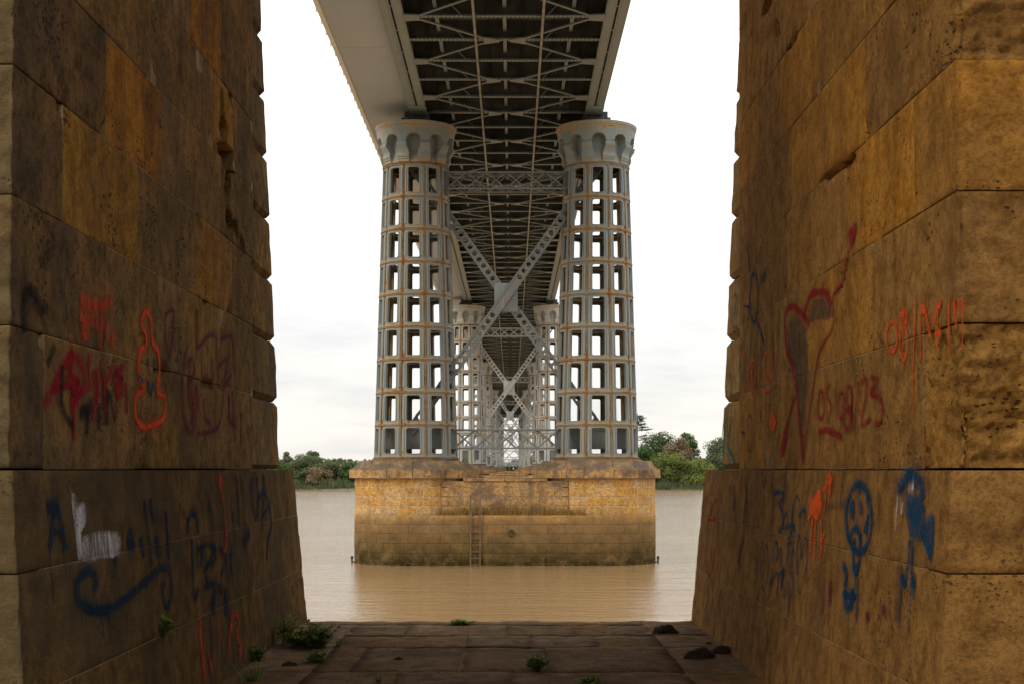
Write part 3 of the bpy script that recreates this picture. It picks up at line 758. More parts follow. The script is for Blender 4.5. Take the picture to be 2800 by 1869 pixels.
Z3.draw('crimson', [(0.02, [(265, 285), (215, 430), (195, 650), (222, 800), (260, 640), (280, 420)], 1), (0.03, [(210, 420), (260, 420)]), (0.03, [(235, 600), (235, 720)])])
B = Paint(on_shaft(1), (2200, 780), 3.266, add_r)
B.draw('orange', [(0.025, oval(778, 460, 48, 135, 10), 1), (0.03, oval(882, 290, 32, 58, 8), 1), (0.022, oval(885, 510, 36, 150, 10), 1), (0.02, [(992, 110), (965, 780)]), (0.035, [(1035, 250), (1060, 185), (1100, 330), (1122, 460)]), (0.02, [(1030, 260), (1035, 660)]), (0.03, [(1220, 170), (1180, 185), (1165, 340)]), (0.045, [(1165, 430), (1220, 420)]), (0.025, [(1292, 100), (1290, 400)]), (0.03, [(1335, 140), (1350, 260)]), (0.035, [(1405, 110), (1420, 230)]), (0.02, [(1380, 120), (1350, 400)])],
       [oval(880, 270, 25, 40), oval(1065, 220, 28, 45), oval(1200, 190, 22, 30)], 'orange sprayed date of thin digits')
B.draw('crimson', [(0.028, oval(145, 1060, 26, 125, 10), 1), (0.024, [(225, 880), (190, 950), (238, 1080), (198, 1215)]), (0.02, [(282, 900), (275, 1180)]), (0.026, oval(325, 1060, 28, 115, 10), 1), (0.03, oval(395, 1000, 26, 105, 10), 1), (0.03, oval(386, 1190, 30, 95, 10), 1), (0.024, [(482, 850), (440, 1260)]), (0.03, [(498, 870), (540, 830), (550, 950), (505, 1230), (590, 1180)]), (0.034, [(595, 810), (645, 840), (590, 960), (680, 1010), (692, 1180), (640, 1245)]), (0.045, [(125, 1305), (200, 1290), (330, 1345)])], (), 'crimson sprayed date underlined')
C = Paint(on_shaft(1), (1950, 640), 2.45, add_r)
C.draw('grey', (), [[(490, 560), (540, 520), (600, 560), (630, 660), (640, 960), (600, 1440), (545, 960), (490, 760)], [(640, 470), (700, 420), (790, 430), (800, 560), (700, 580), (640, 600)]])
C.draw('crimson', [(0.06, [(640, 600), (600, 540), (530, 490), (480, 540), (490, 760), (545, 960), (600, 1520)]), (0.06, [(600, 560), (640, 430), (690, 390), (760, 400), (790, 480)]), (0.03, [(945, 20), (900, 150), (860, 330), (800, 420), (800, 620), (720, 760), (680, 940), (600, 1500)]), (0.04, [(545, 1090), (500, 1240), (460, 1480)])],
       [[(490, 1240), (510, 1270), (470, 1500), (450, 1440)], [(905, -20), (960, -90), (950, 40), (915, 60)]], 'large crimson outlined shape with grey filling')
C.draw('blue', [(0.035, oval(272, 425, 27, 165, 10), 1), (0.02, [(285, 60), (290, 200)]), (0.03, [(228, 60), (243, 255)]), (0.03, [(295, 580), (340, 740)]), (0.018, [(256, 660), (240, 910)]), (0.05, [(320, 320), (350, 250)]), (0.02, [(475, 830), (480, 900)]), (0.02, [(505, 890), (515, 920)]), (0.022, [(205, 480), (240, 490)])], ())
C.draw('orange', [(0.025, [(270, 840), (235, 930), (260, 1075), (285, 930)], 1), (0.022, oval(372, 880, 30, 95, 10), 1), (0.022, [(400, 900), (390, 1030), (340, 1050)]), (0.03, [(262, 900), (262, 1050)])], [[(400, 1165), (428, 1260), (402, 1335), (375, 1260)]])
C.draw('purple', [(0.025, [(200, 1200), (185, 1460)]), (0.02, [(185, 1320), (215, 1330)]), (0.025, oval(245, 1330, 18, 120, 8), 1), (0.022, [(310, 1160), (325, 1260)]), (0.022, [(310, 1330), (305, 1370)])])
Q = Paint(on_quoin(1), (1950, 640), 2.45, add_r, 0.04)
Q.draw('blue', [(0.02, oval(148, 520, 20, 112, 10), 1), (0.04, [(148, 470), (143, 560)]), (0.035, [(195, 300), (185, 400), (205, 440), (190, 540)])])
Q.draw('teal', [(0.04, [(45, 1520), (75, 1215), (88, 1350), (115, 1225)]), (0.04, [(75, 1400), (135, 1520)]), (0.03, [(70, 1260), (60, 1420)])])

Lp = Paint(on_shaft(-1), (0, 760), 2.936, add_l)
Lp.draw('red', [(0.048, [(1178, 270), (1142, 330), (1145, 400), (1172, 450), (1175, 540), (1125, 590), (1113, 700), (1130, 830), (1160, 890), (1095, 950), (1088, 1080), (1130, 1180), (1200, 1185), (1310, 1120), (1325, 960), (1265, 900), (1282, 730), (1270, 590), (1225, 510), (1215, 360)], 1)], (), 'orange-red bottle outline')
Lp.draw('blue', [(0.04, [(1186, 640), (1186, 705)]), (0.035, [(1240, 650), (1236, 710)]), (0.035, [(1190, 820), (1210, 935), (1235, 820)]), (0.03, [(1120, 780), (1150, 830)])])
Lp.draw('crimson', [(0.07, [(590, 590), (520, 690), (440, 850), (360, 1030)]), (0.06, [(560, 630), (640, 660), (690, 850), (600, 990), (596, 1300)]), (0.04, [(720, 600), (715, 760), (735, 900)]), (0.04, [(750, 740), (765, 1000), (740, 1130)]), (0.05, [(810, 650), (845, 900), (830, 1060)]), (0.04, [(905, 700), (850, 850)]), (0.045, [(1000, 700), (920, 780), (950, 940), (1010, 860), (1020, 1080)]), (0.06, [(540, 760), (600, 930), (560, 1000)])], (), 'crimson scrawl over black strokes')
Lp.draw('black', [(0.08, [(640, 1085), (745, 1015)]), (0.06, [(705, 1060), (700, 1245)]), (0.05, [(800, 1000), (790, 1225)]), (0.08, [(865, 880), (855, 1180)]), (0.05, [(880, 920), (922, 1150)]), (0.05, [(500, 700), (500, 1020), (590, 1190)]), (0.07, [(195, 440), (185, 250), (220, 110), (275, 120), (335, 270), (375, 200)]), (0.05, [(440, 540), (380, 700)])])
Lp.draw('purple', [(0.05, [(1582, 250), (1585, 560)]), (0.04, [(1510, 520), (1470, 800), (1480, 1100), (1540, 1235), (1582, 1050), (1580, 850)]), (0.04, [(1590, 560), (1680, 460), (1740, 500), (1760, 880)]), (0.04, [(1770, 490), (1870, 480), (1865, 740), (1800, 880)]), (0.04, [(1760, 700), (1832, 650), (1790, 890)]), (0.025, [(1622, 560), (1622, 900)]), (0.025, [(1670, 540), (1670, 880)]), (0.04, [(1590, 1245), (1760, 1185), (1800, 900)]), (0.03, [(1365, 635), (1325, 340), (1385, 255), (1395, 340)], 1), (0.04, [(1530, 640), (1520, 900), (1540, 1050)]), (0.05, [(1870, 900), (1890, 1300)]), (0.03, [(1940, 1080), (1935, 1360)])], (), 'purple bubble lettering')
Lp.draw('crimson', [(0.05, [(600, 640), (560, 760), (640, 830), (580, 900)]), (0.04, [(430, 900), (520, 860), (640, 880)]), (0.045, [(770, 720), (790, 860), (770, 1000)]), (0.04, [(930, 760), (990, 800), (930, 850)]), (0.05, [(1530, 880), (1560, 1000), (1545, 1180)])])
Lp.draw('purple', [(0.04, [(1500, 700), (1545, 640), (1560, 760), (1510, 830)]), (0.035, [(1700, 640), (1715, 760), (1690, 880)]), (0.04, [(1640, 960), (1650, 1120), (1700, 1160)]), (0.05, [(1840, 930), (1850, 1120), (1900, 1180)])])
Lp.draw('fadedred', [(0.09, [(645, 165), (685, 205), (745, 215), (815, 225), (900, 175)]), (0.08, [(640, 285), (680, 375), (745, 310)]), (0.07, [(770, 340), (800, 405), (822, 340)]), (0.06, [(650, 450), (715, 462)]), (0.05, [(802, 495), (800, 570)]), (0.07, [(870, 330), (860, 450), (900, 520), (930, 400)])])
D = Paint(on_base(-1), (100, 1300), 3.92, add_l, 0.08)
D.draw('white', [(0.05, [(395, 180), (400, 420)])], [[(390, 330), (525, 270), (540, 480), (480, 620), (480, 900), (430, 940), (412, 640)], [(480, 630), (880, 590), (892, 860), (700, 900), (480, 930)]], 'white brushed patch of paint')
D.draw('navy', [(0.05, [(145, 790), (215, 330), (330, 790)]), (0.04, [(185, 590), (295, 590)]), (0.075, [(115, 340), (250, 290)]), (0.055, [(610, 1240), (655, 1130), (620, 1045), (550, 1015), (450, 1110), (422, 1250), (455, 1350), (600, 1420), (780, 1420), (950, 1320), (1150, 1150), (1340, 985), (1425, 1010), (1445, 1200), (1410, 1410), (1370, 1340), (1355, 1200), (1380, 1140)]),
        (0.06, [(500, 1390), (640, 1440), (800, 1420)]), (0.05, [(1160, 260), (1240, 960)]), (0.05, [(1222, 240), (1255, 510)]), (0.045, [(1388, 370), (1420, 900)]), (0.09, [(1285, 640), (1310, 870)]), (0.06, [(1120, 640), (1150, 870)]), (0.08, [(970, 690), (1060, 760)]), (0.04, [(1005, 550), (1025, 710)]), (0.04, [(840, 860), (855, 980)])], (), 'navy lettering with a large curl beneath')
E = Paint(on_base(-1), (450, 1250), 2.534, add_l, 0.08)
E.draw('navy', [(0.06, [(165, 530), (165, 430), (190, 385), (225, 420), (232, 530)]), (0.05, [(308, 290), (320, 385)]), (0.11, [(465, 390), (480, 420)]), (0.06, [(640, 130), (650, 270), (640, 420)]), (0.06, [(720, 290), (742, 460), (720, 560), (708, 700)]), (0.05, [(600, 250), (632, 430)]), (0.05, [(190, 560), (208, 970), (235, 900)]), (0.05, [(272, 600), (250, 760)]), (0.05, [(345, 590), (330, 700), (280, 780), (300, 850), (270, 910)]), (0.13, [(350, 880), (335, 1080)]), (0.12, [(425, 900), (425, 1100)]), (0.05, [(470, 640), (460, 700), (478, 820)]), (0.1, [(590, 510), (545, 605)]), (0.05, [(500, 130), (520, 480)]), (0.05, [(690, 120), (680, 500)]), (0.05, [(230, 600), (225, 760)])])
E.draw('violet', [(0.10, [(120, 90), (130, 420)]), (0.12, [(260, 80), (250, 330)]), (0.09, [(540, 140), (560, 520)]), (0.08, [(610, 620), (600, 980)]), (0.10, [(330, 1120), (320, 1400)])])
E.draw('navy', [(0.035, [(225, 640), (300, 600), (360, 650), (330, 760)]), (0.035, [(290, 900), (360, 860), (400, 940)]), (0.04, [(640, 300), (690, 240), (720, 330), (670, 420)]), (0.03, [(380, 620), (420, 700), (390, 820)]), (0.035, [(610, 130), (600, 240)]), (0.03, [(430, 660), (440, 860)])])
E.draw('fadedred', [(0.12, [(392, 120), (385, 230)]), (0.04, [(398, 240), (428, 500), (424, 620), (400, 680)]), (0.07, [(245, 1080), (252, 1250), (280, 1540)]), (0.06, [(482, 1070), (450, 1250), (462, 1400)]), (0.06, [(490, 1065), (520, 1150), (500, 1230), (532, 1300), (518, 1370)]), (0.06, [(370, 1110), (380, 1290)]), (0.05, [(300, 1330), (330, 1480)])])

# ------------------------------------------------------------------ weeds and litter on the platform
def blade_plant(name, label, x, y, h, spread, nst, leafy, mats, seed, z=0.0, group='weeds growing through the platform joints', wall=None):
    rg = random.Random(seed)
    root = thing(name, label, 'weed', (x, y, z), group)
    st = MB(); lf = MB()
    for i in range(nst):
        a = rg.uniform(0, 2*math.pi); lean = rg.uniform(0.1, 1.0)*spread; hh = h*rg.uniform(0.45, 1.0)
        bx, by = rg.uniform(-.3, .3)*spread, rg.uniform(-.3, .3)*spread
        if wall: a = rg.uniform(-0.9, 0.9) + (0 if wall > 0 else math.pi)
        pts = [(bx + math.cos(a)*lean*t**1.6, by + math.sin(a)*lean*t**1.6, hh*(t - 0.18*t*t*lean/max(spread, .01))) for t in (0, .33, .66, 1)]
        if leafy:
            st.tube(pts, [0.004, 0.0035, 0.0025, 0.001], 4, cap=False)
            for j in range(rg.randint(10, 16)):
                t = rg.uniform(0.15, 1.0); k = min(2, int(t*3)); u = t*3-k
                p = Vector(pts[k]).lerp(Vector(pts[k+1]), u)
                b = rg.uniform(0, 2*math.pi); ln = rg.uniform(0.045, 0.095)*(1.2-0.5*t); w = ln*0.5
                d = Vector((math.cos(b), math.sin(b), rg.uniform(-0.2, 0.8))).normalized(); sd = d.cross(Vector((0,0,1))).normalized()*w*0.5
                lf.quad(p, p+d*ln*.5+sd+Vector((0,0,-.004)), p+d*ln, p+d*ln*.5-sd+Vector((0,0,-.004)))
        else:
            w = rg.uniform(0.003, 0.006)
            sdv = Vector((-math.sin(a), math.cos(a), 0))*w
            for k in range(3):
                p, q = Vector(pts[k]), Vector(pts[k+1]); f0, f1 = 1-k*0.3, 1-(k+1)*0.31
                lf.quad(p-sdv*f0, p+sdv*f0, q+sdv*f1, q-sdv*f1)
    if st.f: place('stem', st.mesh('stem', M['weed_stem']), root)
    place('leaves', lf.mesh('leaves', mats), root)
    return root
M['weed_leaf'] = leaf_mat('weed_leaf', (0.12, 0.19, 0.025), (0.20, 0.26, 0.045))
M['weed_grass'] = leaf_mat('weed_grass', (0.12, 0.17, 0.03), (0.19, 0.21, 0.055))
M['weed_stem'] = flat_mat('weed_stem', (0.07, 0.085, 0.03), 0.8)
def fl(px, py): d = ray(px, py); t = EYE/(-d.z); return d.x*t, t
for nm, lb, px, py, h_, sp, ns_, lfy, sd in [
    ('leafy_weed', 'tall leafy weed climbing against the dark pier plinth', 780, 1760, 0.36, 0.12, 9, True, 1),
    ('leafy_weed', 'widest bushy green weed sprawling on the flagstones', 868, 1768, 0.26, 0.25, 44, True, 2),
    ('leafy_weed', 'low bushy weed between the tall weed and the widest weed', 822, 1766, 0.19, 0.19, 24, True, 3),
    ('leafy_weed', 'small flat weed with sparse runners on the flagstones', 862, 1808, 0.11, 0.17, 10, True, 4),
    ('leafy_weed', 'rounded green weed at the foot of the dark plinth', 706, 1806, 0.16, 0.08, 9, True, 5),
    ('grass_tuft', 'long arching grass tuft at the foot of the dark plinth', 690, 1862, 0.20, 0.24, 60, False, 6),
    ('grass_tuft', 'short dense grass tuft in a bed joint of the flagstones', 1035, 1866, 0.08, 0.05, 40, False, 7),
    ('leafy_weed', 'upright weed alone in the middle of the flagstones', 1466, 1832, 0.17, 0.11, 12, True, 8),
    ('grass_tuft', 'dry brownish tuft beside the widest weed', 926, 1768, 0.11, 0.05, 30, False, 9),
    ('leafy_weed', 'flat green weed on the quay edge', 1262, 1706, 0.04, 0.16, 14, True, 10),
    ('leafy_weed', 'thin scattered weed on the flagstones toward the golden plinth', 1610, 1866, 0.05, 0.14, 9, True, 11)]:
    x, y = fl(px, py)
    blade_plant(nm, lb, x, y, h_, sp, ns_, lfy, M['weed_leaf'] if lfy else M['weed_grass'], sd, z=-0.008)
q = on_base(-1)(445, 1742)
blade_plant('leafy_weed', 'small fern-like weed rooted in a joint of the dark plinth', q.x-0.01, q.y, 0.16, 0.10, 9, True, M['weed_leaf'], 12, z=q.z, wall=1)
for px, py, s_, sd in [(1822, 1730, 0.085, 1), (1914, 1797, 0.09, 2), (1972, 1785, 0.075, 3), (790, 1818, 0.04, 4), (1092, 1802, 0.03, 5), (1938, 1760, 0.03, 6)]:
    x, y = fl(px, py); mb = MB(); rg = random.Random(sd+50)
    nu, nv = 14, 7
    for j in range(nv+1):
        for i in range(nu):
            a = 2*math.pi*i/nu; e = math.pi/2*j/nv
            rr = math.cos(e)*(1+0.45*mnoise.noise(Vector((math.cos(a)*1.4+sd*7, math.sin(a)*1.4, e))))
            mb.v.append((s_*1.5*rr*math.cos(a), s_*0.75*rr*math.sin(a), s_*0.95*math.sin(e)*(1+0.5*mnoise.noise(Vector((math.cos(a)*2, math.sin(a)*2+sd, e*2))))))
    for j in range(nv):
        for i in range(nu): mb.f.append((j*nu+i, j*nu+(i+1) % nu, (j+1)*nu+(i+1) % nu, (j+1)*nu+i)); mb.m.append(0)
    big = s_ > 0.05
    o = place('mud_clump', mb.mesh('mud_clump', M['mud'], True), None, (x, y, -0.008), rg.uniform(-.4, .4))
    tag(o, {1: 'dark clump of dried mud by the quay edge', 2: 'largest dark clump of dried mud, beside another near the golden pier', 3: 'dark clump of dried mud right at the golden plinth', 4: 'dark crumb of mud among the weeds', 5: 'lone dark crumb of mud in the middle of the flagstones', 6: 'tiny dark crumb of mud close to the golden plinth'}[sd], 'mud clump', 'dark clumps on the flagstones')

# ------------------------------------------------------------------ river piers of stone (one built, then copied)
BX, HALF, D1, SPAN = -0.28, 4.26, 66.5, 72.8
PX, PH = -0.33, 4.33            # masonry base is a touch wider set than the columns
def arc(cx, cy, r, a0, a1, step=12):
    k = max(2, int(abs(a1-a0)/step))
    return [(cx+r*math.cos(R(a0+(a1-a0)*i/k)), cy+r*math.sin(R(a0+(a1-a0)*i/k))) for i in range(k+1)]
ZE = lambda h: EYE+h
Z_STEP, Z_CAP0, Z_CAP1, Z_CAP2 = ZE(-2.07), ZE(-0.38), ZE(0.0), ZE(0.41)
def build_river_pier():
    root = thing('river_pier', '', 'bridge pier', (0, 0, WATER_Z))
    def add(name, mb, mat, smooth=False, parent=root):
        me = mb.mesh(name, mat, smooth); me.transform(Matrix.Translation((0, 0, -WATER_Z))); return place(name, me, parent)
    rL = 2.775
    rg = random.Random(5)
    stad = arc(-PH, 0, rL-.02, 90, 270, 10) + arc(PH, 0, rL-.02, -90, 90, 10)
    c = MB(); c.extrude_loop(stad, WATER_Z-3.5, Z_STEP-0.02)
    add('pier_core', c, M['river_mortar'])
    for s in (-1, 1):
        c = MB(); c.extrude_loop(arc(s*PH, 0, 2.735, 0, 350, 10), Z_STEP-0.02, Z_CAP0-0.001); add('drum_core', c, M['river_mortar'])
    c = MB(); c.box(-2.6, 2.6, -2.38, 2.38, Z_STEP-.02, Z_CAP0-0.145); add('wall_core', c, M['river_mortar'])
    # lower courses
    low = arc(-PH, 0, rL, 150, 270, 10) + arc(PH, 0, rL, -90, 30, 10)
    lowf = lambda z: low
    LL = path_lengths(low)[-1]
    zs = [WATER_Z-0.35, WATER_Z+0.12, WATER_Z+0.56, WATER_Z+1.0, WATER_Z+1.44, WATER_Z+1.86, Z_STEP]
    for k in range(len(zs)-1):
        s = -rg.uniform(0, .8)
        while s < LL:
            w = rg.uniform(0.7, 1.5)
            a, b_ = max(0, s), min(LL, s+w)
            if b_-a > 0.2:
                mb = stone_patch(lowf, a, b_, zs[k], zs[k+1], 1, gap=0.012, bev=0.014, cell=0.5, amp=0.012, fscale=1.5, seed=k+s, depth=0.12)
                add('pier_stone', mb, M['river_stone'])
            s += w
    # ledge stones on the step
    c = MB(); c.extrude_loop(arc(-PH, 0, rL-.02, 90, 270, 10) + arc(PH, 0, rL-.02, -90, 90, 10), Z_STEP-0.019, Z_STEP+0.002); add('step_ledge', c, M['river_stone'])
    # upper drums: four courses
    zu = [Z_STEP+0.01 + (Z_CAP0-Z_STEP-0.01)*i/4 for i in range(5)]
    for s_ in (-1, 1):
        P = arc(s_*PH, 0, 2.75, 150 if s_ < 0 else 215, 325 if s_ < 0 else 390, 9)
        pf = lambda z, P=P: P
        L = path_lengths(P)[-1]
        for k in range(4):
            s = -rg.uniform(0, .6)
            while s < L:
                w = rg.uniform(0.55, 1.25); a, b_ = max(0, s), min(L, s+w)
                if b_-a > 0.15:
                    add('pier_stone', stone_patch(pf, a, b_, zu[k], zu[k+1], 1, gap=0.017, bev=0.012, cell=0.45, amp=0.010, fscale=1.5, seed=k*2+s+s_, depth=0.12), M['river_stone'])
                s += w
    # flat wall between the drums
    P = [(-2.9, -2.4), (2.9, -2.4)]; pf = lambda z: P
    for k in range(4):
        s = -rg.uniform(0, .5)
        while s < 5.8:
            w = rg.uniform(0.7, 1.2); a, b_ = max(0, s), min(5.8, s+w)
            if b_-a > 0.15: add('pier_stone', stone_patch(pf, a, b_, zu[k], zu[k+1]-(0.14 if k == 3 else 0), 1, gap=0.010, bev=0.014, cell=0.5, amp=0.01, fscale=1.5, seed=k*7+s, depth=0.1), M['cap_stone'])
            s += w
    for x0 in (-1.9, -0.95, 0.05, 1.0):
        c = MB(); c.box(x0+.01, x0+.94, -2.46, 2.46, Z_CAP0-0.14, Z_CAP0-0.01+rg.uniform(-.02, .02)); add('coping_stone', c, M['cap_stone'])
    # projecting cap of each drum, moulded, in wedge stones
    profc = [(2.5, Z_CAP0+.001), (3.0, Z_CAP0), (3.02, Z_CAP1-0.01), (2.98, Z_CAP1+0.03), (2.80, Z_CAP1+0.10), (2.66, Z_CAP2-0.12), (2.58, Z_CAP2), (1.2, Z_CAP2+0.01)]
    for s_ in (-1, 1):
        a = rg.uniform(0, 12)
        tot = 0
        while tot < 359:
            w = min(rg.uniform(20, 30), 360-tot)
            if 360-tot-w < 10: w = 360-tot
            mb = MB(); ks = 4; pn = len(profc)
            for i in range(ks+1):
                an = R(a+tot+0.25+(w-0.5)*i/ks)
                for j, (r, z) in enumerate(profc):
                    wob = 0.03*mnoise.noise(Vector((math.cos(an)*3+s_*9, math.sin(an)*3, z*3))) if 0 < j < 6 else 0
                    chip = -0.10*max(0, mnoise.noise(Vector((math.cos(an)*5+s_*4, math.sin(an)*5, z*4+2)))-0.12) if j in (1, 2, 3, 4) else 0
                    mb.v.append((s_*PH+(r+wob+chip)*math.cos(an), (r+wob+chip)*math.sin(an), z+wob*.3))
            for i in range(ks):
                for j in range(pn-1): mb.f.append((i*pn+j, (i+1)*pn+j, (i+1)*pn+j+1, i*pn+j+1)); mb.m.append(0)
            mb.f.append(tuple(range(pn))[::-1]); mb.m.append(0); mb.f.append(tuple(ks*pn+j for j in range(pn))); mb.m.append(0)
            add('cap_stone', mb, M['cap_stone'])
            tot += w
        c = MB(); c.lathe([(1.3, Z_CAP2), (2.2, Z_CAP2+0.02), (2.1, Z_CAP2+0.06), (0.1, Z_CAP2+0.07)], 40, cx=s_*PH); add('bedding', c, M['mortar'])
    return root
rp = build_river_pier()
pier_labels = ['golden stone river pier with a steel ladder up its middle', 'second stone river pier, seen over the low wall of the pier with the ladder',
               'third stone river pier out in the stream, mostly hidden behind the second', 'fourth stone river pier, the last one standing in water', 'fifth stone pier, on the wooded bank behind the fourth', 'sixth and farthest stone pier, on land beyond the fifth']
rp.location = (PX, D1, WATER_Z); rp['label'] = pier_labels[0]; rp['group'] = 'stone piers standing in the river'
for k in range(1, 6):
    c = copy_tree(rp); c.location = (PX, D1+SPAN*k, WATER_Z); c['label'] = pier_labels[k]

# ladder, rings and dry grass on the nearest river pier
YF = D1-2.775
lad = thing('ladder', 'narrow rusty steel ladder climbing the golden stone river pier', 'ladder', (-1.66, YF-0.1, WATER_Z))
for s_ in (-0.215, 0.215):
    mb = MB(); mb.bar((s_, 0, -0.4), (s_, 0, ZE(-1.12)-WATER_Z), 0.06, 0.05, (0,1,0)); place('ladder_rail', mb.mesh('ladder_rail', M['ladder']), lad)
mb = MB(); mb.bar((-0.2, 0, 0), (0.2, 0, 0), 0.035, 0.035, (0,1,0)); rung = mb.mesh('ladder_rung', M['ladder'])
for k in range(9): place('ladder_rung', rung, lad, (0, 0, 0.05+0.3*k))
for (x, z, nm) in ((-0.03, ZE(-2.75), 'mooring ring hanging in the middle of the ladder pier'), (-4.72, WATER_Z+0.13, 'mooring ring at the waterline below the footway side of the ladder pier'), (4.35, WATER_Z+0.12, 'mooring ring at the waterline farthest from the ladder')):
    mb = MB(); mb.tube([(0.13*math.cos(t*math.pi/8), 0, -0.13+0.13*math.sin(t*math.pi/8)) for t in range(17)], 0.028, 6, cap=False, ref=(0,1,0)); mb.box(-0.05, 0.05, -0.02, 0.25, -0.03, 0.06)
    o = place('mooring_ring', mb.mesh('mooring_ring', M['black_iron']), None, (x, YF-0.08, z)); tag(o, nm, 'mooring ring', 'mooring rings on the river pier')
for sx in (-1, 1):
    mb = MB(); mb.tube([(0, 0, -0.35), (0, 0, 0.2)], 0.04, 8); mb.tube([(0, 0, 0.17), (0, 0, 0.27)], [0.07, 0.06], 8); mb.bar((0, 0, 0.0), (-sx*0.2, 0, 0.0), 0.05, 0.05)
    o = place('mooring_bollard', mb.mesh('mooring_bollard', M['black_iron']), None, (PX+sx*(PH+2.775+0.09), D1-0.3, WATER_Z+0.02)); tag(o, 'small black mooring post on the %s of the ladder pier' % ('end below the footway' if sx < 0 else 'end away from the footway'), 'bollard', 'bollards on the river pier')
M['dry_grass'] = leaf_mat('dry_grass', (0.36, 0.22, 0.07), (0.24, 0.15, 0.05))
rg = random.Random(8); mb = MB()
for i in range(900):
    x = rg.uniform(-3.4, 3.4); x = x if rg.random() < 0.8 else rg.uniform(-2.5, 2)
    y = -2.4 - rg.uniform(0.02, 0.32) if abs(x) < 2.9 else -2.55-rg.uniform(0.02, .15)
    h_ = rg.uniform(0.15, 0.55)*(1-0.12*abs(x)); dx, dy = rg.uniform(-.12, .12), rg.uniform(-.12, .12); w = 0.018
    mb.quad((x-w, y, 0), (x+w, y, 0), (x+dx+w*.3, y+dy, h_), (x+dx-w*.3, y+dy, h_))
o = place('dry_grass', mb.mesh('dry_grass', M['dry_grass']), None, (PX+0.3, D1, Z_STEP+0.005)); tag(o, 'dry orange grass growing on the ledge beside the ladder', 'grass', kind='stuff')

# ------------------------------------------------------------------ cast-iron towers
TZ = Z_CAP2+0.07                # foot of the columns
RB, RT, HCOL = 1.925, 1.495, ZE(14.13)-TZ
ROWS = 9; RH = (HCOL-0.10)/ROWS
def col_r(z): return RB + (RT-RB)*z/HCOL
SEC = math.radians(18)
class PanelB(MB):
    def __init__(s, r0, r1, h): super().__init__(); s.r0, s.r1, s.h = r0, r1, h; s.att = []
    def P(s, u, v, dr, att=None):
        a = -math.pi/2 + u*SEC; r = s.r0+(s.r1-s.r0)*v + dr
        s.v.append((r*math.cos(a), r*math.sin(a), v*s.h))
        if att is None: att = max(math.exp(-(1-abs(u))/0.07), math.exp(-min(abs(v), abs(1-v))/0.03))
        s.att.append(min(1, max(0, att)))
        return len(s.v)-1
    def strip(s, A, B_, m=0, closed=True):
        n_ = len(A)
        for i in range(n_ if closed else n_-1):
            j = (i+1) % n_; s.f.append((A[i], A[j], B_[j], B_[i])); s.m.append(m)
    def block(s, u0, u1, v0, v1, d0, d1, n_=1, m=0, att=None):
        for k in range(n_):
            a, b_ = u0+(u1-u0)*k/n_, u0+(u1-u0)*(k+1)/n_
            i = [s.P(a, v0, d0, att), s.P(b_, v0, d0, att), s.P(b_, v0, d1, att), s.P(a, v0, d1, att), s.P(a, v1, d0, att), s.P(b_, v1, d0, att), s.P(b_, v1, d1, att), s.P(a, v1, d1, att)]
            for f in ((3,2,1,0), (4,5,6,7), (0,1,5,4), (1,2,6,5), (2,3,7,6), (3,0,4,7)): s.f.append(tuple(i[q] for q in f)); s.m.append(m)
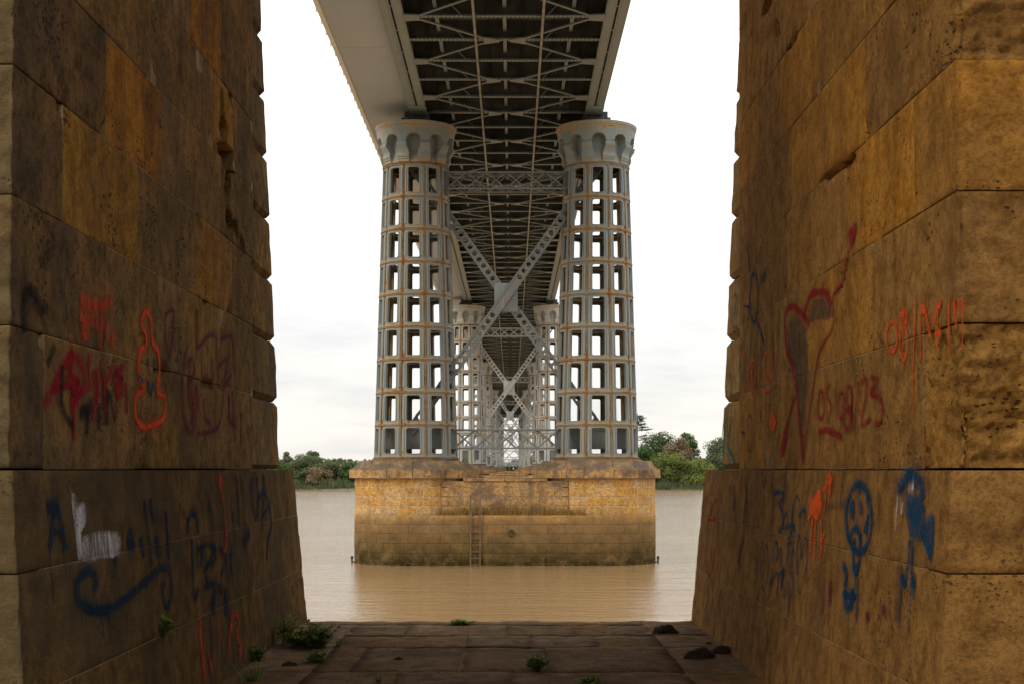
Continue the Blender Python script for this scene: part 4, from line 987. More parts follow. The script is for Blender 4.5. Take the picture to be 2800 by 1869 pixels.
def make_panel(r0, r1, h):
    pb = PanelB(r0, r1, h)
    rm = (r0+r1)/2; au, v0, v1 = 0.545, 0.115, 0.89
    rcu, rcv = 0.075/(rm*SEC), 0.075/h
    pairs = []
    n_ = 5
    def side(h0, h1, o0, o1, k=n_):
        for i in range(k+1):
            t = i/k; pairs.append(((h0[0]+(h1[0]-h0[0])*t, h0[1]+(h1[1]-h0[1])*t), (o0[0]+(o1[0]-o0[0])*t, o0[1]+(o1[1]-o0[1])*t)))
    def corner(cx, cy, a0, ou, ov):
        a = R(a0+45); pairs.append(((cx+rcu*math.cos(a), cy+rcv*math.sin(a)), (ou, ov)))
    side((-au+rcu, v0), (au-rcu, v0), (-0.8, 0), (0.8, 0)); corner(au-rcu, v0+rcv, -90, 1, 0)
    side((au, v0+rcv), (au, v1-rcv), (1, 0.1), (1, 0.9), 2); corner(au-rcu, v1-rcv, 0, 1, 1)
    side((au-rcu, v1), (-au+rcu, v1), (0.8, 1), (-0.8, 1)); corner(-au+rcu, v1-rcv, 90, -1, 1)
    side((-au, v1-rcv), (-au, v0+rcv), (-1, 0.9), (-1, 0.1), 2); corner(-au+rcu, v0+rcv, 180, -1, 0)
    hb = [pb.P(*p, -0.10) for p, q in pairs]; hf = [pb.P(*p, 0.022) for p, q in pairs]
    lerp = lambda p, q, t: (p[0]+(q[0]-p[0])*t, p[1]+(q[1]-p[1])*t)
    lo = [pb.P(*lerp(p, q, 0.17), 0.022) for p, q in pairs]; lb = [pb.P(*lerp(p, q, 0.19), 0.0) for p, q in pairs]
    of = [pb.P(*q, 0.0) for p, q in pairs]; ob = [pb.P(*q, -0.045) for p, q in pairs]
    hb2 = [pb.P(*lerp(p, q, 0.02), -0.045) for p, q in pairs]
    pb.strip(hf, hb); pb.strip(lo, hf); pb.strip(lb, lo); pb.strip(of, lb); pb.strip(hb2, ob, 2); pb.strip(hb, hb2, 2)
    for sg in (-1, 1):
        pb.block(sg*0.945, sg*0.998, 0.012, 0.988, -0.002, 0.05)                # joint rib
        pb.block(sg*0.965, sg*1.0, 0.0, 1.0, 0.03, 0.0535, 1, 1)                # rusty seam of the joint
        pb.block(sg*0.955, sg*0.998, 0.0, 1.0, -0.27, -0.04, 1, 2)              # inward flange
        # raised flute with round ends between window and joint
        uc, hw, a0, a1 = 0.775, 0.10, 0.165, 0.845
        pl = []
        for i in range(7): a = math.pi+math.pi*i/6; pl.append((uc+hw*math.cos(a), a0+hw*rm*SEC/h*math.sin(a)*0.8))
        for i in range(7): a = math.pi*i/6; pl.append((uc+hw*math.cos(a), a1+hw*rm*SEC/h*math.sin(a)*0.8))
        A_ = [pb.P(sg*u, v, 0.0) for u, v in pl]; B2 = [pb.P(sg*(uc+(u-uc)*.88), v, 0.030) for u, v in pl]
        pb.strip(A_, B2)
        for i in range(6): pb.f.append((B2[i], B2[i+1], B2[12-i], B2[13-i])); pb.m.append(0)
    for (a, b_) in ((0.0, 0.030), (0.970, 1.0)):
        pb.block(-0.998, 0.998, a, b_, -0.002, 0.062, 6)                         # bolting ring
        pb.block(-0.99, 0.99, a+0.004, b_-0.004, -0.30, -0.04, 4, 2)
    pb.block(-1.0, 1.0, 0.984, 1.0, 0.03, 0.066, 6, 1)
    pb.block(-1.0, 1.0, 0.0, 0.006, 0.03, 0.066, 6, 1)
    for sg in (-1, 1):                                                           # bolts in the seams
        for v in (0.2, 0.5, 0.8): pb.block(sg*0.90, sg*0.935, v-0.012, v+0.012, 0.0, 0.03)
    return pb.mesh('iron_panel', [M['iron'], M['rust_seam'], M['iron_dark_shade']])
row_meshes = [make_panel(col_r(0.10+RH*k), col_r(0.10+RH*(k+1)), RH) for k in range(ROWS)]

def make_capital():
    mb = MB(); mb.att = []
    zb, zt = 0.0, 1.62
    prof_ = [(0, 1.53), (0.03, 1.56), (0.09, 1.56), (0.10, 1.60), (0.15, 1.61), (0.16, 1.645), (0.215, 1.65), (0.25, 1.63), (0.32, 1.655), (0.40, 1.73), (0.46, 1.80), (0.52, 1.825), (0.545, 1.82), (0.55, 1.745), (0.60, 1.745), (0.61, 1.765), (0.8, 1.80), (1.0, 1.85)]
    def rc(t):
        for (a, ra), (b_, rb) in zip(prof_, prof_[1:]):
            if a <= t <= b_: return ra+(rb-ra)*(t-a)/max(1e-6, b_-a)
        return prof_[-1][1]
    def halfw(t):
        if t > 0.80: return -1
        if t > 0.60: return 10.6*math.sqrt(max(0, 1-((t-0.60)/0.20)**2))
        if t > 0.42: return 10.6 - 1.2*((0.60-t)/0.18)**2 + (1.4 if False else 0)
        if t > 0.30: return 9.4 - 2.2*(0.42-t)/0.12
        return 7.2
    NA, Tn = 360, sorted(set([q[0] for q in prof_] + [i/44 for i in range(45)] + [0.775, 0.785, 0.795, 0.7995]))
    for t in Tn:
        hw = halfw(t)
        for k in range(NA):
            ph = (k % 36) - 18 + 0.5
            rr = 1.50-0.20*min(1, max(0, (t-0.05)/0.3)) if abs(ph) < hw else 1.53+(rc(t)-1.53)*0.97
            a = -math.pi/2 + R(k+0.5-18)
            mb.v.append((rr*math.cos(a), rr*math.sin(a), zb+(zt-zb)*t))
            mb.att.append(max(math.exp(-t/0.06)*1.0, 0.75*math.exp(-abs(t-1)/0.03), 0.8*math.exp(-abs(ph)/0.9) if t > 0.8 else (0.55*math.exp(-t/0.2) if abs(ph) < hw else 0)))
    for j in range(len(Tn)-1):
        for k in range(NA):
            k2 = (k+1) % NA; mb.f.append((j*NA+k, j*NA+k2, (j+1)*NA+k2, (j+1)*NA+k)); mb.m.append(0)
    n0 = len(mb.v)
    mb.lathe([(1.78, zt-0.002), (1.855, zt+0.0), (1.865, zt+0.05), (1.85, zt+0.07), (1.89, zt+0.12), (1.905, zt+0.24), (1.87, zt+0.26), (0.2, zt+0.31)], 72, cap_top=True)
    mb.att += [0.35]*(len(mb.v)-n0)
    return mb.mesh('capital', M['iron'])
cap_me = make_capital()
fmb = MB(); fmb.lathe([(1.2, 0.0), (2.06, 0.0), (2.06, 0.05), (1.99, 0.055), (1.99, 0.10), (1.2, 0.10)], 60)
foot_me = fmb.mesh('column_foot', M['rust_seam'])
nmb = MB(); nmb.lathe([(1.15, 0), (1.56, 0), (1.58, 0.03), (1.56, 0.06), (1.15, 0.06)], 60); neck_me = nmb.mesh('neck_ring', M['rust_seam'])
bmb = MB(); bmb.box(-0.62, 0.62, -0.8, 0.8, 0, 0.30); bmb.box(-0.5, 0.5, -0.6, 0.6, 0.30, 0.62); bearing_me = bmb.mesh('bearing', M['iron_dark_shade'])

def perforated(a, b_, w, dep, mb, cell=0.36, solid=0.9):
    """Riveted box brace in the XZ plane from a to b_: holed front and back plates, lattice edges, solid middle."""
    a, b_ = Vector(a), Vector(b_); L = (b_-a).length; t = (b_-a).normalized(); sdir = Vector((-t.z, 0, t.x))
    n_ = int(L/cell); c = L/n_
    for yy in (-dep/2, dep/2):
        for k in range(n_):
            mid = (k+.5)*c - L/2
            o = a + t*(k+.5)*c + Vector((0, yy, 0))
            if abs(mid) < solid:
                mb.quad(o-t*c/2-sdir*w/2, o+t*c/2-sdir*w/2, o+t*c/2+sdir*w/2, o-t*c/2+sdir*w/2); continue
            hr = 0.125
            I = [o + t*hr*math.cos(R(22.5+45*i)) + sdir*hr*math.sin(R(22.5+45*i)) for i in range(8)]
            O = [o + t*x*c/2 + sdir*y*w/2 for x, y in ((1, .5), (.5, 1), (-.5, 1), (-1, .5), (-1, -.5), (-.5, -1), (.5, -1), (1, -.5))]
            i0 = len(mb.v); mb.v += [tuple(p) for p in I+O]
            for i in range(8):
                j = (i+1) % 8; mb.f.append((i0+i, i0+8+i, i0+8+j, i0+j)); mb.m.append(0)
            for x, y, i in ((1, 1, 0), (-1, 1, 2), (-1, -1, 4), (1, -1, 6)):
                q = len(mb.v); mb.v.append(tuple(o + t*x*c/2 + sdir*y*w/2)); mb.f.append((i0+8+i, q, i0+8+(i+1) % 8)); mb.m.append(0)
        for s_ in (-1, 1):
            mb.bar(a+sdir*s_*(w/2-0.035)+Vector((0, yy, 0)), b_+sdir*s_*(w/2-0.035)+Vector((0, yy, 0)), 0.07, 0.05, (0,1,0))
    for s_ in (-1, 1):
        k = int(L/0.45)
        for i in range(k):
            p = a+t*(L*i/k)+sdir*s_*w/2; q_ = a+t*(L*(i+1)/k)+sdir*s_*w/2
            y0 = -dep/2 if i % 2 == 0 else dep/2
            mb.bar(p+Vector((0, y0, 0)), q_+Vector((0, -y0, 0)), 0.05, 0.02, tuple(sdir))
def lattice_beam(x0, x1, z0, z1, yy, nx_, end, mb, ch=0.12, zig=True):
    for y in (-yy, yy):
        mb.box(x0, x1, y-.06, y+.06, z1-ch, z1); mb.box(x0, x1, y-.06, y+.06, z0, z0+ch)
        mb.box(x0, x1, y-.14*(1 if y > 0 else -1)-.02, y+.02, z1-.02, z1+.001)
        for s_ in (0, 1):
            a = x0 if s_ == 0 else x1-end
            mb.box(a, a+end, y-.02, y+.02, z0+ch, z1-ch)
        w = (x1-x0-2*end)/nx_
        for i in range(nx_):
            xa = x0+end+i*w
            mb.bar((xa, y-.012, z0+ch*.5), (xa+w, y-.012, z1-ch*.5), 0.065, 0.02, (0,1,0)); mb.bar((xa, y+.012, z1-ch*.5), (xa+w, y+.012, z0+ch*.5), 0.065, 0.02, (0,1,0))
    k = nx_*2
    for i in range(k if zig else 0):
        xa, xb_ = x0+(x1-x0)*i/k, x0+(x1-x0)*(i+1)/k
        for z in (z0+.02, z1-.03):
            s_ = 1 if i % 2 else -1
            mb.bar((xa, -yy*s_, z), (xb_, yy*s_, z), 0.06, 0.015)

def build_tower():
    root = thing('iron_tower', '', 'bridge tower')
    for s_ in (-1, 1):
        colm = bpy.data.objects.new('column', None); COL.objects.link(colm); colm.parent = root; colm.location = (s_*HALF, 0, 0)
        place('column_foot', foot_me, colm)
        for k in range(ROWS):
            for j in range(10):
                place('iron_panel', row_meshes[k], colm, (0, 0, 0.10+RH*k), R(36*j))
        place('neck_ring', neck_me, colm, (0, 0, HCOL-0.005))
        place('capital', cap_me, colm, (0, 0, HCOL+0.05), 0)
        place('bearing', bearing_me, colm, (0, 0, HCOL+0.05+1.93))
    zc = ZE(8.12)-TZ
    for s_ in (1, -1):
        mb = MB()
        yo = -0.30 if s_ > 0 else 0.14
        perforated((-HALF-.3, yo, zc-s_*1.40*(HALF+.3)), (HALF+.3, yo, zc+s_*1.40*(HALF+.3)), 0.44, 0.32, mb)
        place('diagonal_brace', mb.mesh('diagonal_brace', M['iron_brace']), root)
    mb = MB(); mb.box(-0.55, 0.55, -0.115, -0.055, zc-0.70, zc+0.66); place('gusset_plate', mb.mesh('gusset_plate', M['iron']), root)
    mb = MB(); lattice_beam(-HALF+1.35, HALF-1.35, ZE(13.13)-TZ, ZE(13.96)-TZ, 0.45, 6, 0.12, mb, 0.075); place('lattice_beam', mb.mesh('lattice_beam', M['iron_brace']), root)
    mb = MB(); lattice_beam(-HALF-1.55, HALF+1.55, ZE(0.98)-TZ, ZE(1.91)-TZ, 0.40, 5, 3.35, mb, 0.07, False); place('lattice_beam', mb.mesh('lattice_beam', M['iron_brace']), root)
    return root
tw = build_tower()
tw_labels = ['rust-streaked pale iron tower with the largest pair of openwork columns', 'second iron tower, framed by the columns of the largest one',
             'third iron tower, seen inside the second one', 'fourth iron tower, the last one standing in water', 'fifth iron tower, standing on the wooded bank', 'sixth and smallest iron tower at the far end of the row']
tw.location = (BX, D1, TZ); tw['label'] = tw_labels[0]; tw['group'] = 'iron towers carrying the bridge deck'
lit_copy_of = {}  # tower meshes recoloured with the brighter, lit-looking iron
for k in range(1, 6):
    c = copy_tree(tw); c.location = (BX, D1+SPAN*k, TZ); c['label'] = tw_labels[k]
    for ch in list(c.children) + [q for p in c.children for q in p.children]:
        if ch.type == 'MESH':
            if ch.data not in lit_copy_of:
                d = ch.data.copy(); lit_copy_of[ch.data] = d
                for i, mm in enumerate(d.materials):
                    if mm == M['iron']: d.materials[i] = M['iron_far_lit']
                    elif mm == M['iron_brace']: d.materials[i] = M['iron_brace_far_lit']
            ch.data = lit_copy_of[ch.data]

# ------------------------------------------------------------------ bridge deck
HB = ZE(16.62)                 # underside of the girders
Y0, Y1 = -32.0, 452.0
deck = thing('bridge_deck', 'dark riveted steel deck with cross beams spanning overhead between the towers', 'bridge deck', (BX, Y0, HB))
def addd(name, mb, mat, y=0.0, parent=deck):
    return place(name, mb.mesh(name, mat), parent, (0, y, 0))
LEN = Y1-Y0
for s_ in (-1, 1):
    gm = MB()
    inn, out = s_*3.68, s_*4.50
    def bx(a, b_, y0, y1, z0, z1, m=0): gm.box(min(a, b_), max(a, b_), y0, y1, z0, z1, m)
    bx(inn, inn+s_*0.365, 0, LEN, 0, 0.035); bx(out-s_*0.375, out, 0, LEN, 0, 0.035)
    bx(inn+s_*0.05, inn+s_*0.30, 0, LEN, -0.022, 0.001); bx(out-s_*0.30, out-s_*0.05, 0, LEN, -0.022, 0.001)
    bx(inn+s_*0.345, inn+s_*0.365, 0, LEN, 0.036, 0.9); bx(out-s_*0.375, out-s_*0.355, 0, LEN, 0.036, 0.9)
    bx(inn, out, 0, LEN, 3.3, 3.38)
    gd = addd('girder', gm, M['steel_girder'])
    # lattice of the girder side
    lm = MB(); k = int(LEN/2.8)
    for i in range(k):
        for x in (inn+s_*0.355, out-s_*0.365):
            lm.bar((x, i*2.8, 0.5), (x, i*2.8+2.8, 3.3), 0.12, 0.03, (1,0,0)); lm.bar((x+.03*s_, i*2.8, 3.3), (x+.03*s_, i*2.8+2.8, 0.5), 0.12, 0.03, (1,0,0))
    addd('lattice_web', lm, M['steel_girder'], parent=gd)
    # cover plates over the bearings and ties across the slot
    for ty in [D1+SPAN*k for k in range(6)] + [10.6]:
        cp = MB(); cp.box(min(inn, out)-.005, max(inn, out)+.005, -2.2, 2.2, -0.05, -0.024); addd('cover_plate', cp, M['steel_girder'], ty-Y0, gd)
    tm = MB(); tm.box(min(inn+s_*.36, out-s_*.37), max(inn+s_*.36, out-s_*.37), -0.04, 0.04, 0.004, 0.05); tme = tm.mesh('slot_tie', M['steel_girder'])
    for i in range(int(LEN/2.8)): place('slot_tie', tme, gd, (0, 2.8*i+1.4, 0))
# cross beam mesh with stiffeners, and its lighter twin at the centre joints
def beam_mesh(node):
    b = MB(); w = 3.72
    b.box(-w, w, -0.13, 0.13, 0.02, 0.045); b.box(-w, w, -0.012, 0.012, 0.0451, 0.80, 1); b.box(-w, w, -0.11, 0.11, 0.801, 0.82)
    for s_ in (-1, 1): b.box(-w+.3, w-.3, s_*0.035-.012, s_*0.035+.012, 0.0455, 0.12)
    for x in (-3.0, -1.9, -0.65, 0.65, 1.9, 3.0): b.box(x-.01, x+.01, -0.10, -0.0121, 0.0455, 0.80, 1)
    if node:
        for s_ in (-1, 1): b.hexa([(s_*3.72, -0.40, -0.03), (s_*3.12, -0.30, -0.03), (s_*3.12, 0.30, -0.03), (s_*3.72, 0.40, -0.03), (s_*3.72, -0.40, 0.018), (s_*3.12, -0.30, 0.018), (s_*3.12, 0.30, 0.018), (s_*3.72, 0.40, 0.018)])
    else:
        for s_ in (-1, 1): b.hexa([(s_*0.20, -0.14, -0.03), (s_*0.80, -0.42, -0.03), (s_*0.80, 0.42, -0.03), (s_*0.20, 0.14, -0.03), (s_*0.20, -0.14, 0.018), (s_*0.80, -0.42, 0.018), (s_*0.80, 0.42, 0.018), (s_*0.20, 0.14, 0.018)])
    for i in range(46):
        x = -3.6+7.2*i/45
        for yy in (-0.085, 0.085): b.box(x-.022, x+.022, yy-.022, yy+.022, 0.004, 0.0199, 1)
    # bent hangers for the service pipes
    for s_ in (-1, 1):
        b.bar((s_*1.95, -0.1, 0.42), (s_*1.55, -0.1, 0.02), 0.05, 0.05); b.bar((s_*1.55, -0.1, 0.02), (s_*1.2, -0.1, 0.02), 0.05, 0.05)
    for x in (-2.55, 0, 2.55): b.box(x-.10, x+.10, 0.14, 1.2, 0.36, 0.38)
    return b.mesh('cross_beam', [M['steel_deck'], M['deck_plate']])
bn, bc_ = beam_mesh(True), beam_mesh(False)
dg = MB()
dg.bar((3.35, 0, -0.012), (0.50, 2.8, -0.012), 0.11, 0.02); dg.bar((3.33, 0, 0.02), (0.48, 2.8, 0.02), 0.02, 0.06); br_r = dg.mesh('wind_brace', M['steel_deck'])
dg = MB()
dg.bar((-3.35, 0, -0.012), (-0.50, 2.8, -0.012), 0.11, 0.02); dg.bar((-3.33, 0, 0.02), (-0.48, 2.8, 0.02), 0.02, 0.06); br_l = dg.mesh('wind_brace', M['steel_deck'])
nb = int((Y1-46)/2.8)
ystart = 51.8-2.8*2        # a girder joint falls at 51.8 m
FIRST = -29
yy_list = []
i = 0; y = ystart
while y < Y1-3:
    node = (i % 2 == 0)
    place('cross_beam', bn if node else bc_, deck, (0, y-Y0, 0))
    for me in (br_r, br_l):
        o = place('wind_brace', me, deck, (0, y-Y0, 0))
        if not node:                      # mirrored bay: from the centre joint back out to the girder
            o.rotation_euler = (0, 0, math.pi); o.location = (0, y-Y0+2.8, 0)
    i += 1; y += 2.8
rest = MB(); y = ystart-2.8
while y > Y0: rest.box(-3.7, 3.7, y-Y0-.13, y-Y0+.13, 0.02, 0.05); rest.box(-3.7, 3.7, y-Y0-.012, y-Y0+.012, 0.0501, 0.8); y -= 2.8
o = addd('overhead_beams', rest, M['steel_deck']); o['kind'] = 'stuff'
mb = MB(); mb.box(-4.5, 4.5, 0, LEN, 0.91, 1.06)
for k in range(int(LEN/0.7)): mb.box(-3.6, 3.6, k*0.7, k*0.7+0.3, 0.84, 0.9099)
addd('road_plate', mb, M['deck_plate'])
for x in (-2.55, 0, 2.55):
    mb = MB(); mb.box(x-.008, x+.008, 0, LEN, 0.37, 0.82, 1); mb.box(x-.07, x+.07, 0, LEN, 0.35, 0.365); addd('stringer', mb, [M['steel_deck'], M['deck_plate']])
for x in (-1.12, 1.42):
    mb = MB(); mb.tube([(x, 0, -0.055), (x, LEN, -0.055)], 0.05, 8); addd('service_pipe', mb, M['pipe'])
# footway bracketed out on one side
npan = int(LEN/18.2)
mb = MB(); mb.box(-6.72, -4.40, 0.012, 18.188, 0.30, 0.36); pm = mb.mesh('footway_panel', M['soffit'])
for k in range(npan+1): place('footway_panel', pm, deck, (0, 18.2*k+ (56.5-Y0) % 18.2 - 18.2, 0))
mb = MB(); mb.box(-6.90, -6.721, 0, LEN, 0.26, 0.62); mb.box(-6.96, -6.90, 0, LEN, 0.5, 0.62)
for k in range(int(LEN/1.4)): mb.box(-6.98, -6.901, k*1.4, k*1.4+0.06, 0.28, 1.6)
addd('footway_edge', mb, M['soffit_edge'])
mb = MB(); mb.box(-6.9, -4.45, 0, LEN, 0.6, 0.75); addd('footway_slab', mb, M['deck_plate'])

# far masonry pier on the other bank
for s_ in (-1, 1):
    root = thing('masonry_pier', 'distant stone pier leg on the far bank, %s' % ('below the footway side of the deck' if s_ < 0 else 'below the side without a footway'), 'bridge pier', (BX+s_*4.2, 446.5, -2.6), 'stone pier legs on the far bank')
    mb = MB(); mb.box(-1.85, 1.85, -4, 4, 1.5, HB+2.55); place('shaft', mb.mesh('shaft', M['cap_stone']), root)
    mb = MB(); mb.hexa([(-2.2, -4.4, 0), (2.2, -4.4, 0), (2.2, 4.4, 0), (-2.2, 4.4, 0), (-2, -4.2, 1.5), (2, -4.2, 1.5), (2, 4.2, 1.5), (-2, 4.2, 1.5)]); place('plinth', mb.mesh('plinth', M['cap_stone']), root)

# unseen stone block added behind the viewer to keep light off the passage
for nm, yy0, yy1, gz in (('tall stone wall added out of view to darken the passage between the pier legs', -34, -15, -0.6),):
    root = thing('light_blocker', nm, 'light_blocker', (BX, (yy0+yy1)/2, gz))
    mb = MB(); mb.box(-7.5, 7.5, -(yy1-yy0)/2, (yy1-yy0)/2, 0, HB-gz-0.06); place('light_blocker_wall', mb.mesh('light_blocker_wall', M['pale_stone']), root)
    mb = MB(); mb.box(-7.8, 7.8, -(yy1-yy0)/2-.3, (yy1-yy0)/2+.3, 0, 1.6); place('plinth', mb.mesh('plinth', M['cap_stone']), root)

# ------------------------------------------------------------------ far bank: trees, bushes, reeds
LEAF = {
 'dark': leaf_mat('leaf_dark', (0.065, 0.115, 0.035), (0.10, 0.15, 0.05)),
 'olive': leaf_mat('leaf_olive', (0.115, 0.14, 0.065), (0.155, 0.175, 0.085)),
 'bright': leaf_mat('leaf_bright', (0.15, 0.19, 0.045), (0.21, 0.245, 0.065)),
 'brown': leaf_mat('leaf_brown', (0.21, 0.145, 0.08), (0.25, 0.185, 0.10)),
 'pale': leaf_mat('leaf_pale', (0.16, 0.17, 0.10), (0.21, 0.22, 0.14)),
 'conifer': leaf_mat('leaf_conifer', (0.055, 0.07, 0.045), (0.075, 0.09, 0.055)),
}
def ground_z(y):
    for (a, za), (b_, zb) in zip(prof, prof[1:]):
        if a <= y <= b_: return za+(zb-za)*(y-a)/(b_-a)
    return 0
def tree(name, label, x, y, h, rx, leaf, seed, n_leaf=2600, bush=False, group='trees on the far bank', size=0.34, squash=1.0, cat='tree'):
    rg = random.Random(seed); z0 = ground_z(y)-0.1
    root = thing(name, label, cat, (x, y, z0), group)
    tr = MB()
    th = h*(0.12 if bush else 0.35)
    tr.tube([(0, 0, 0), (0.05*h*rg.uniform(-1, 1)*.5, 0, th*.6), (rg.uniform(-.04, .04)*h, 0, h*0.72)], [0.028*h, 0.020*h, 0.006*h], 7)
    cl = []
    for i in range(26 if not bush else 20):
        a = rg.uniform(0, 2*math.pi); zz_ = h*(rg.uniform(0.16, 0.9) if bush else rg.uniform(0.30, 0.93)); t = (zz_/h)
        env = math.sin(min(1, (1.02-t)/0.75)*math.pi*0.62)**0.7 if not bush else math.cos(max(0, t-.25)*1.6)**0.6
        rr = rx*env*rg.uniform(0.15, 0.85)
        cr = rx*rg.uniform(0.26, 0.48)*(0.65+0.5*env)
        c = Vector((math.cos(a)*rr, math.sin(a)*rr, min(zz_, h-cr*0.6)))
        cl.append((c, cr))
        tr.tube([(0, 0, th*rg.uniform(.5, 1)), tuple(c*0.55+Vector((0, 0, th*.35))), tuple(c)], [0.010*h, 0.006*h, 0.002*h], 5)
    place('trunk', tr.mesh('trunk', M['bark']), root)
    lf = MB()
    tot = sum(r**2 for _, r in cl)
    for c, r in cl:
        for i in range(int(n_leaf*r*r/tot)):
            d = Vector((rg.gauss(0, 1), rg.gauss(0, 1), rg.gauss(0, 1))).normalized()
            rad = r*(0.55+0.5*rg.random()**0.6)*(1+0.22*mnoise.noise(d*2.3+c))
            p = c + Vector((d.x, d.y, d.z*0.8*squash))*rad
            if p.z < 0.02*h: p.z = rg.uniform(0.02, 0.15)*h
            nrm = (d + Vector((rg.uniform(-1, 1), rg.uniform(-1, 1), rg.uniform(-.3, 1)))*0.8).normalized()
            u = nrm.cross(Vector((rg.uniform(-1, 1), rg.uniform(-1, 1), rg.uniform(-1, 1)))).normalized(); v = nrm.cross(u)
            s_ = size*rg.uniform(0.5, 1.15)
            lf.quad(p-u*s_*.5, p+v*s_*.32, p+u*s_*.5, p-v*s_*.32)
    place('crown', lf.mesh('crown', LEAF[leaf]), root)
    return root
def XF(px, y): return (px-CX)*y/FPX
def ZF(py, y): return EYE+(CY-py)*y/FPX
def put(name, label, px, y, top, wpx, leaf, seed, bush=False, n=2600, **k):
    tree(name, label, XF(px, y), y, ZF(top, y)-ground_z(y)+0.1, wpx/2*y/FPX, leaf, seed, n, bush, **k)
TR_ = [
 ('broadleaf_tree', 'tall dark green tree growing next to the layered cedar', 1800, 338, 1172, 140, 'dark', 1, False),
 ('broadleaf_tree', 'dark tree with a ragged top rising behind the brown tree', 1882, 336, 1178, 84, 'dark', 2, False),
 ('broadleaf_tree', 'brown autumn tree among the green trees', 1856, 328, 1196, 92, 'brown', 3, False),
 ('bush', 'bright green rounded bush in front of the brown tree', 1830, 318, 1236, 118, 'bright', 4, True),
 ('bush', 'bright green bush beside the golden pier, low at the water', 1900, 317, 1258, 104, 'bright', 5, True),
 ('broadleaf_tree', 'olive tree leaning out from behind the golden pier', 1965, 326, 1196, 110, 'olive', 6, False),
 ('broadleaf_tree', 'big dark tree hidden behind the golden pier', 2050, 332, 1180, 130, 'dark', 7, False),
 ('bush', 'dusky brown bush below the olive tree', 1920, 326, 1252, 60, 'brown', 8, True),
 ('bush', 'dark green undergrowth between cedar and bright bush', 1765, 324, 1218, 110, 'dark', 9, True),
 ('bush', 'dull green bush between the layered cedar and the iron tower', 1722, 322, 1240, 90, 'olive', 10, True),
 ('bush', 'grey-green willow bush, broadest of the bushes across from the dark pier leg', 838, 322, 1238, 110, 'olive', 11, True),
 ('broadleaf_tree', 'green tree topping the grey-green willow bush', 856, 330, 1232, 62, 'dark', 12, False),
 ('broadleaf_tree', 'pale feathery tree beside the dark pier leg', 782, 328, 1232, 46, 'pale', 13, False),
 ('bush', 'brownish bush low in front of the willow', 868, 316, 1278, 80, 'brown', 14, True),
 ('bush', 'smaller grey-green bush between willow and poplars', 900, 322, 1258, 80, 'olive', 15, True),
 ('slender_tree', 'slender pale poplar of the pair, nearer the willow bush', 902, 345, 1256, 16, 'pale', 16, False),
 ('slender_tree', 'thinner pale poplar of the pair, nearer the rusty bush', 918, 345, 1255, 13, 'pale', 17, False),
 ('bush', 'rusty brown bush between the poplars and the river pier', 928, 324, 1274, 50, 'brown', 18, True),
 ('bush', 'green hedge-like bush touching the river pier outline', 955, 320, 1263, 70, 'dark', 19, True),
 ('bush', 'dark bush hidden low behind the dark pier leg', 760, 322, 1255, 90, 'dark', 20, True),
 ('broadleaf_tree', 'tall dark tree hidden behind the dark pier leg', 690, 332, 1215, 110, 'dark', 21, False),
 ('bush', 'dark bush behind the river pier below the footway side', 1020, 326, 1262, 110, 'dark', 22, True),
 ('bush', 'olive bush behind the river pier away from the footway', 1660, 326, 1255, 110, 'olive', 23, True),
]
for nm, lb, px, y, top, w, leaf, sd, bush in TR_:
    put(nm, lb, px, y, top, w, leaf, sd, bush, n=int(2600+30*w), size=0.5 if w > 40 else 0.32, cat='bush' if bush else 'tree')
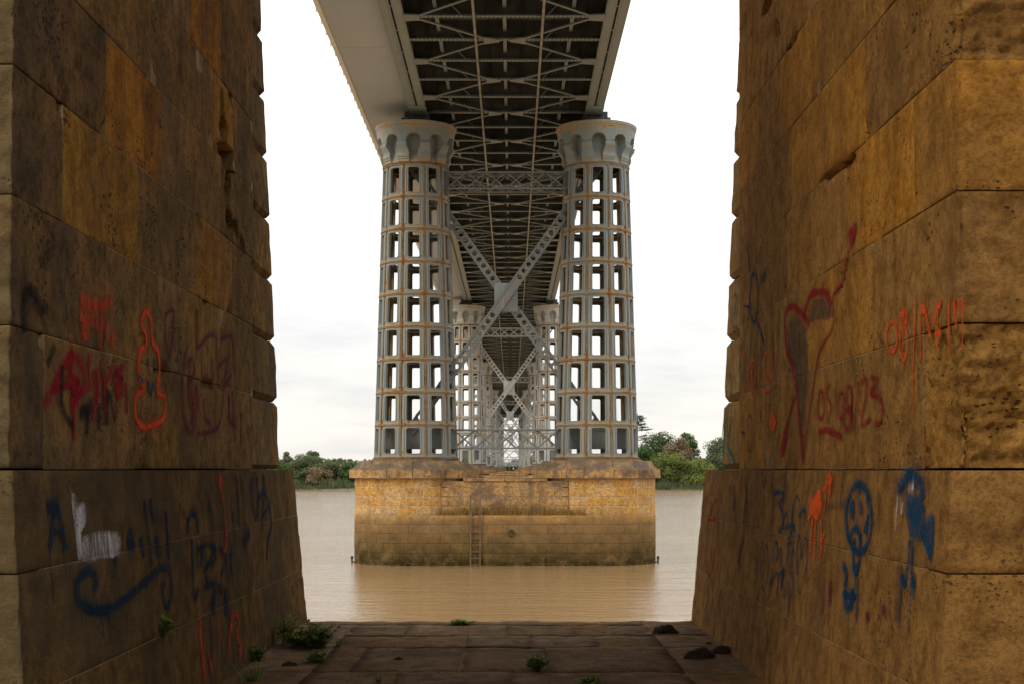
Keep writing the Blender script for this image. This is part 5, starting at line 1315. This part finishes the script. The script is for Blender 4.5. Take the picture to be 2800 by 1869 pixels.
# cedar with flat tiers of branches
yc = 336; xc = XF(1742, yc); zc0 = ground_z(yc)-0.1; hc = ZF(1128, yc)-zc0
ced = thing('cedar_tree', 'dark layered cedar standing beside the right iron column', 'tree', (xc, yc, zc0), 'trees on the far bank')
rg = random.Random(44); tr = MB(); lf = MB()
tr.tube([(0, 0, 0), (0, 0, hc*.5), (0.1, 0, hc)], [0.35, 0.25, 0.05], 8)
for i in range(44):
    z = hc*(0.22+0.77*i/44); a = rg.uniform(0, 2*math.pi); ln = (4.6*(1-(i/44)**2.2)+1.1)*rg.uniform(0.7, 1.1)
    tip = Vector((math.cos(a)*ln, math.sin(a)*ln, z+0.25*ln*rg.uniform(-.1, .5)))
    tr.tube([(0, 0, z), tuple(tip)], [0.07, 0.02], 5)
    for q in range(110):
        t = rg.uniform(0.25, 1.05); p = Vector((0, 0, z)).lerp(tip, t) + Vector((rg.gauss(0, .28), rg.gauss(0, .28), rg.gauss(0, .10)))
        u = Vector((rg.uniform(-1, 1), rg.uniform(-1, 1), rg.uniform(-.3, .3))).normalized(); v = u.cross(Vector((rg.uniform(-.5, .5), rg.uniform(-.5, .5), 1))).normalized()
        lf.quad(p-u*.2, p+v*.11, p+u*.2, p-v*.11)
place('trunk', tr.mesh('trunk', M['bark']), ced); place('crown', lf.mesh('crown', LEAF['conifer']), ced)
# reeds along the water's edge
rg = random.Random(9); mb = MB()
for i in range(11000):
    x = rg.uniform(-75, 75); y = rg.uniform(309.0, 317.0)
    if abs(x-BX) < 8: continue
    z0 = ground_z(y-2.5*math.sin(x*0.07))-0.1; h_ = rg.uniform(0.5, 1.9)*(0.7+0.9*mnoise.noise(Vector((x*.22, y*.2, 0))))
    a = rg.uniform(0, math.pi); w = rg.uniform(0.10, 0.22); dx, dy = math.cos(a)*w, math.sin(a)*w; lx, ly = rg.uniform(-.3, .3), rg.uniform(-.3, .3)
    mb.quad((x-dx, y-dy, z0), (x+dx, y+dy, z0), (x+dx*.3+lx, y+dy*.3+ly, z0+h_), (x-dx*.3+lx, y-dy*.3+ly, z0+h_))
M['reed'] = leaf_mat('reed_leaf', (0.085, 0.11, 0.05), (0.14, 0.15, 0.075))
o = place('reeds', mb.mesh('reeds', M['reed'])); tag(o, 'low green reeds along the far water edge', 'reeds', kind='stuff')
# distant wood behind the bank
rg = random.Random(19); mb = MB()
for i in range(14000):
    x = rg.uniform(-200, 200); y = rg.uniform(372, 420) if abs(x) > 12 else rg.uniform(456, 470)
    top = 5.5+1.6*mnoise.noise(Vector((x*.06, 0, 3)))+1.0*mnoise.noise(Vector((x*.22, 1, 3)))
    z = -1.0+top*rg.random()**0.7
    s_ = rg.uniform(0.5, 1.1); u = Vector((rg.uniform(-1, 1), rg.uniform(-1, 1), rg.uniform(-1, 1))).normalized(); v = u.cross(Vector((rg.uniform(-1, 1), rg.uniform(-1, 1), rg.uniform(-1, 1)))).normalized()
    p = Vector((x, y, z)); mb.quad(p-u*s_, p+v*s_*.6, p+u*s_, p-v*s_*.6)
o = place('distant_wood', mb.mesh('distant_wood', LEAF['olive'])); tag(o, 'low distant wood behind the far bank', 'wood', kind='stuff')
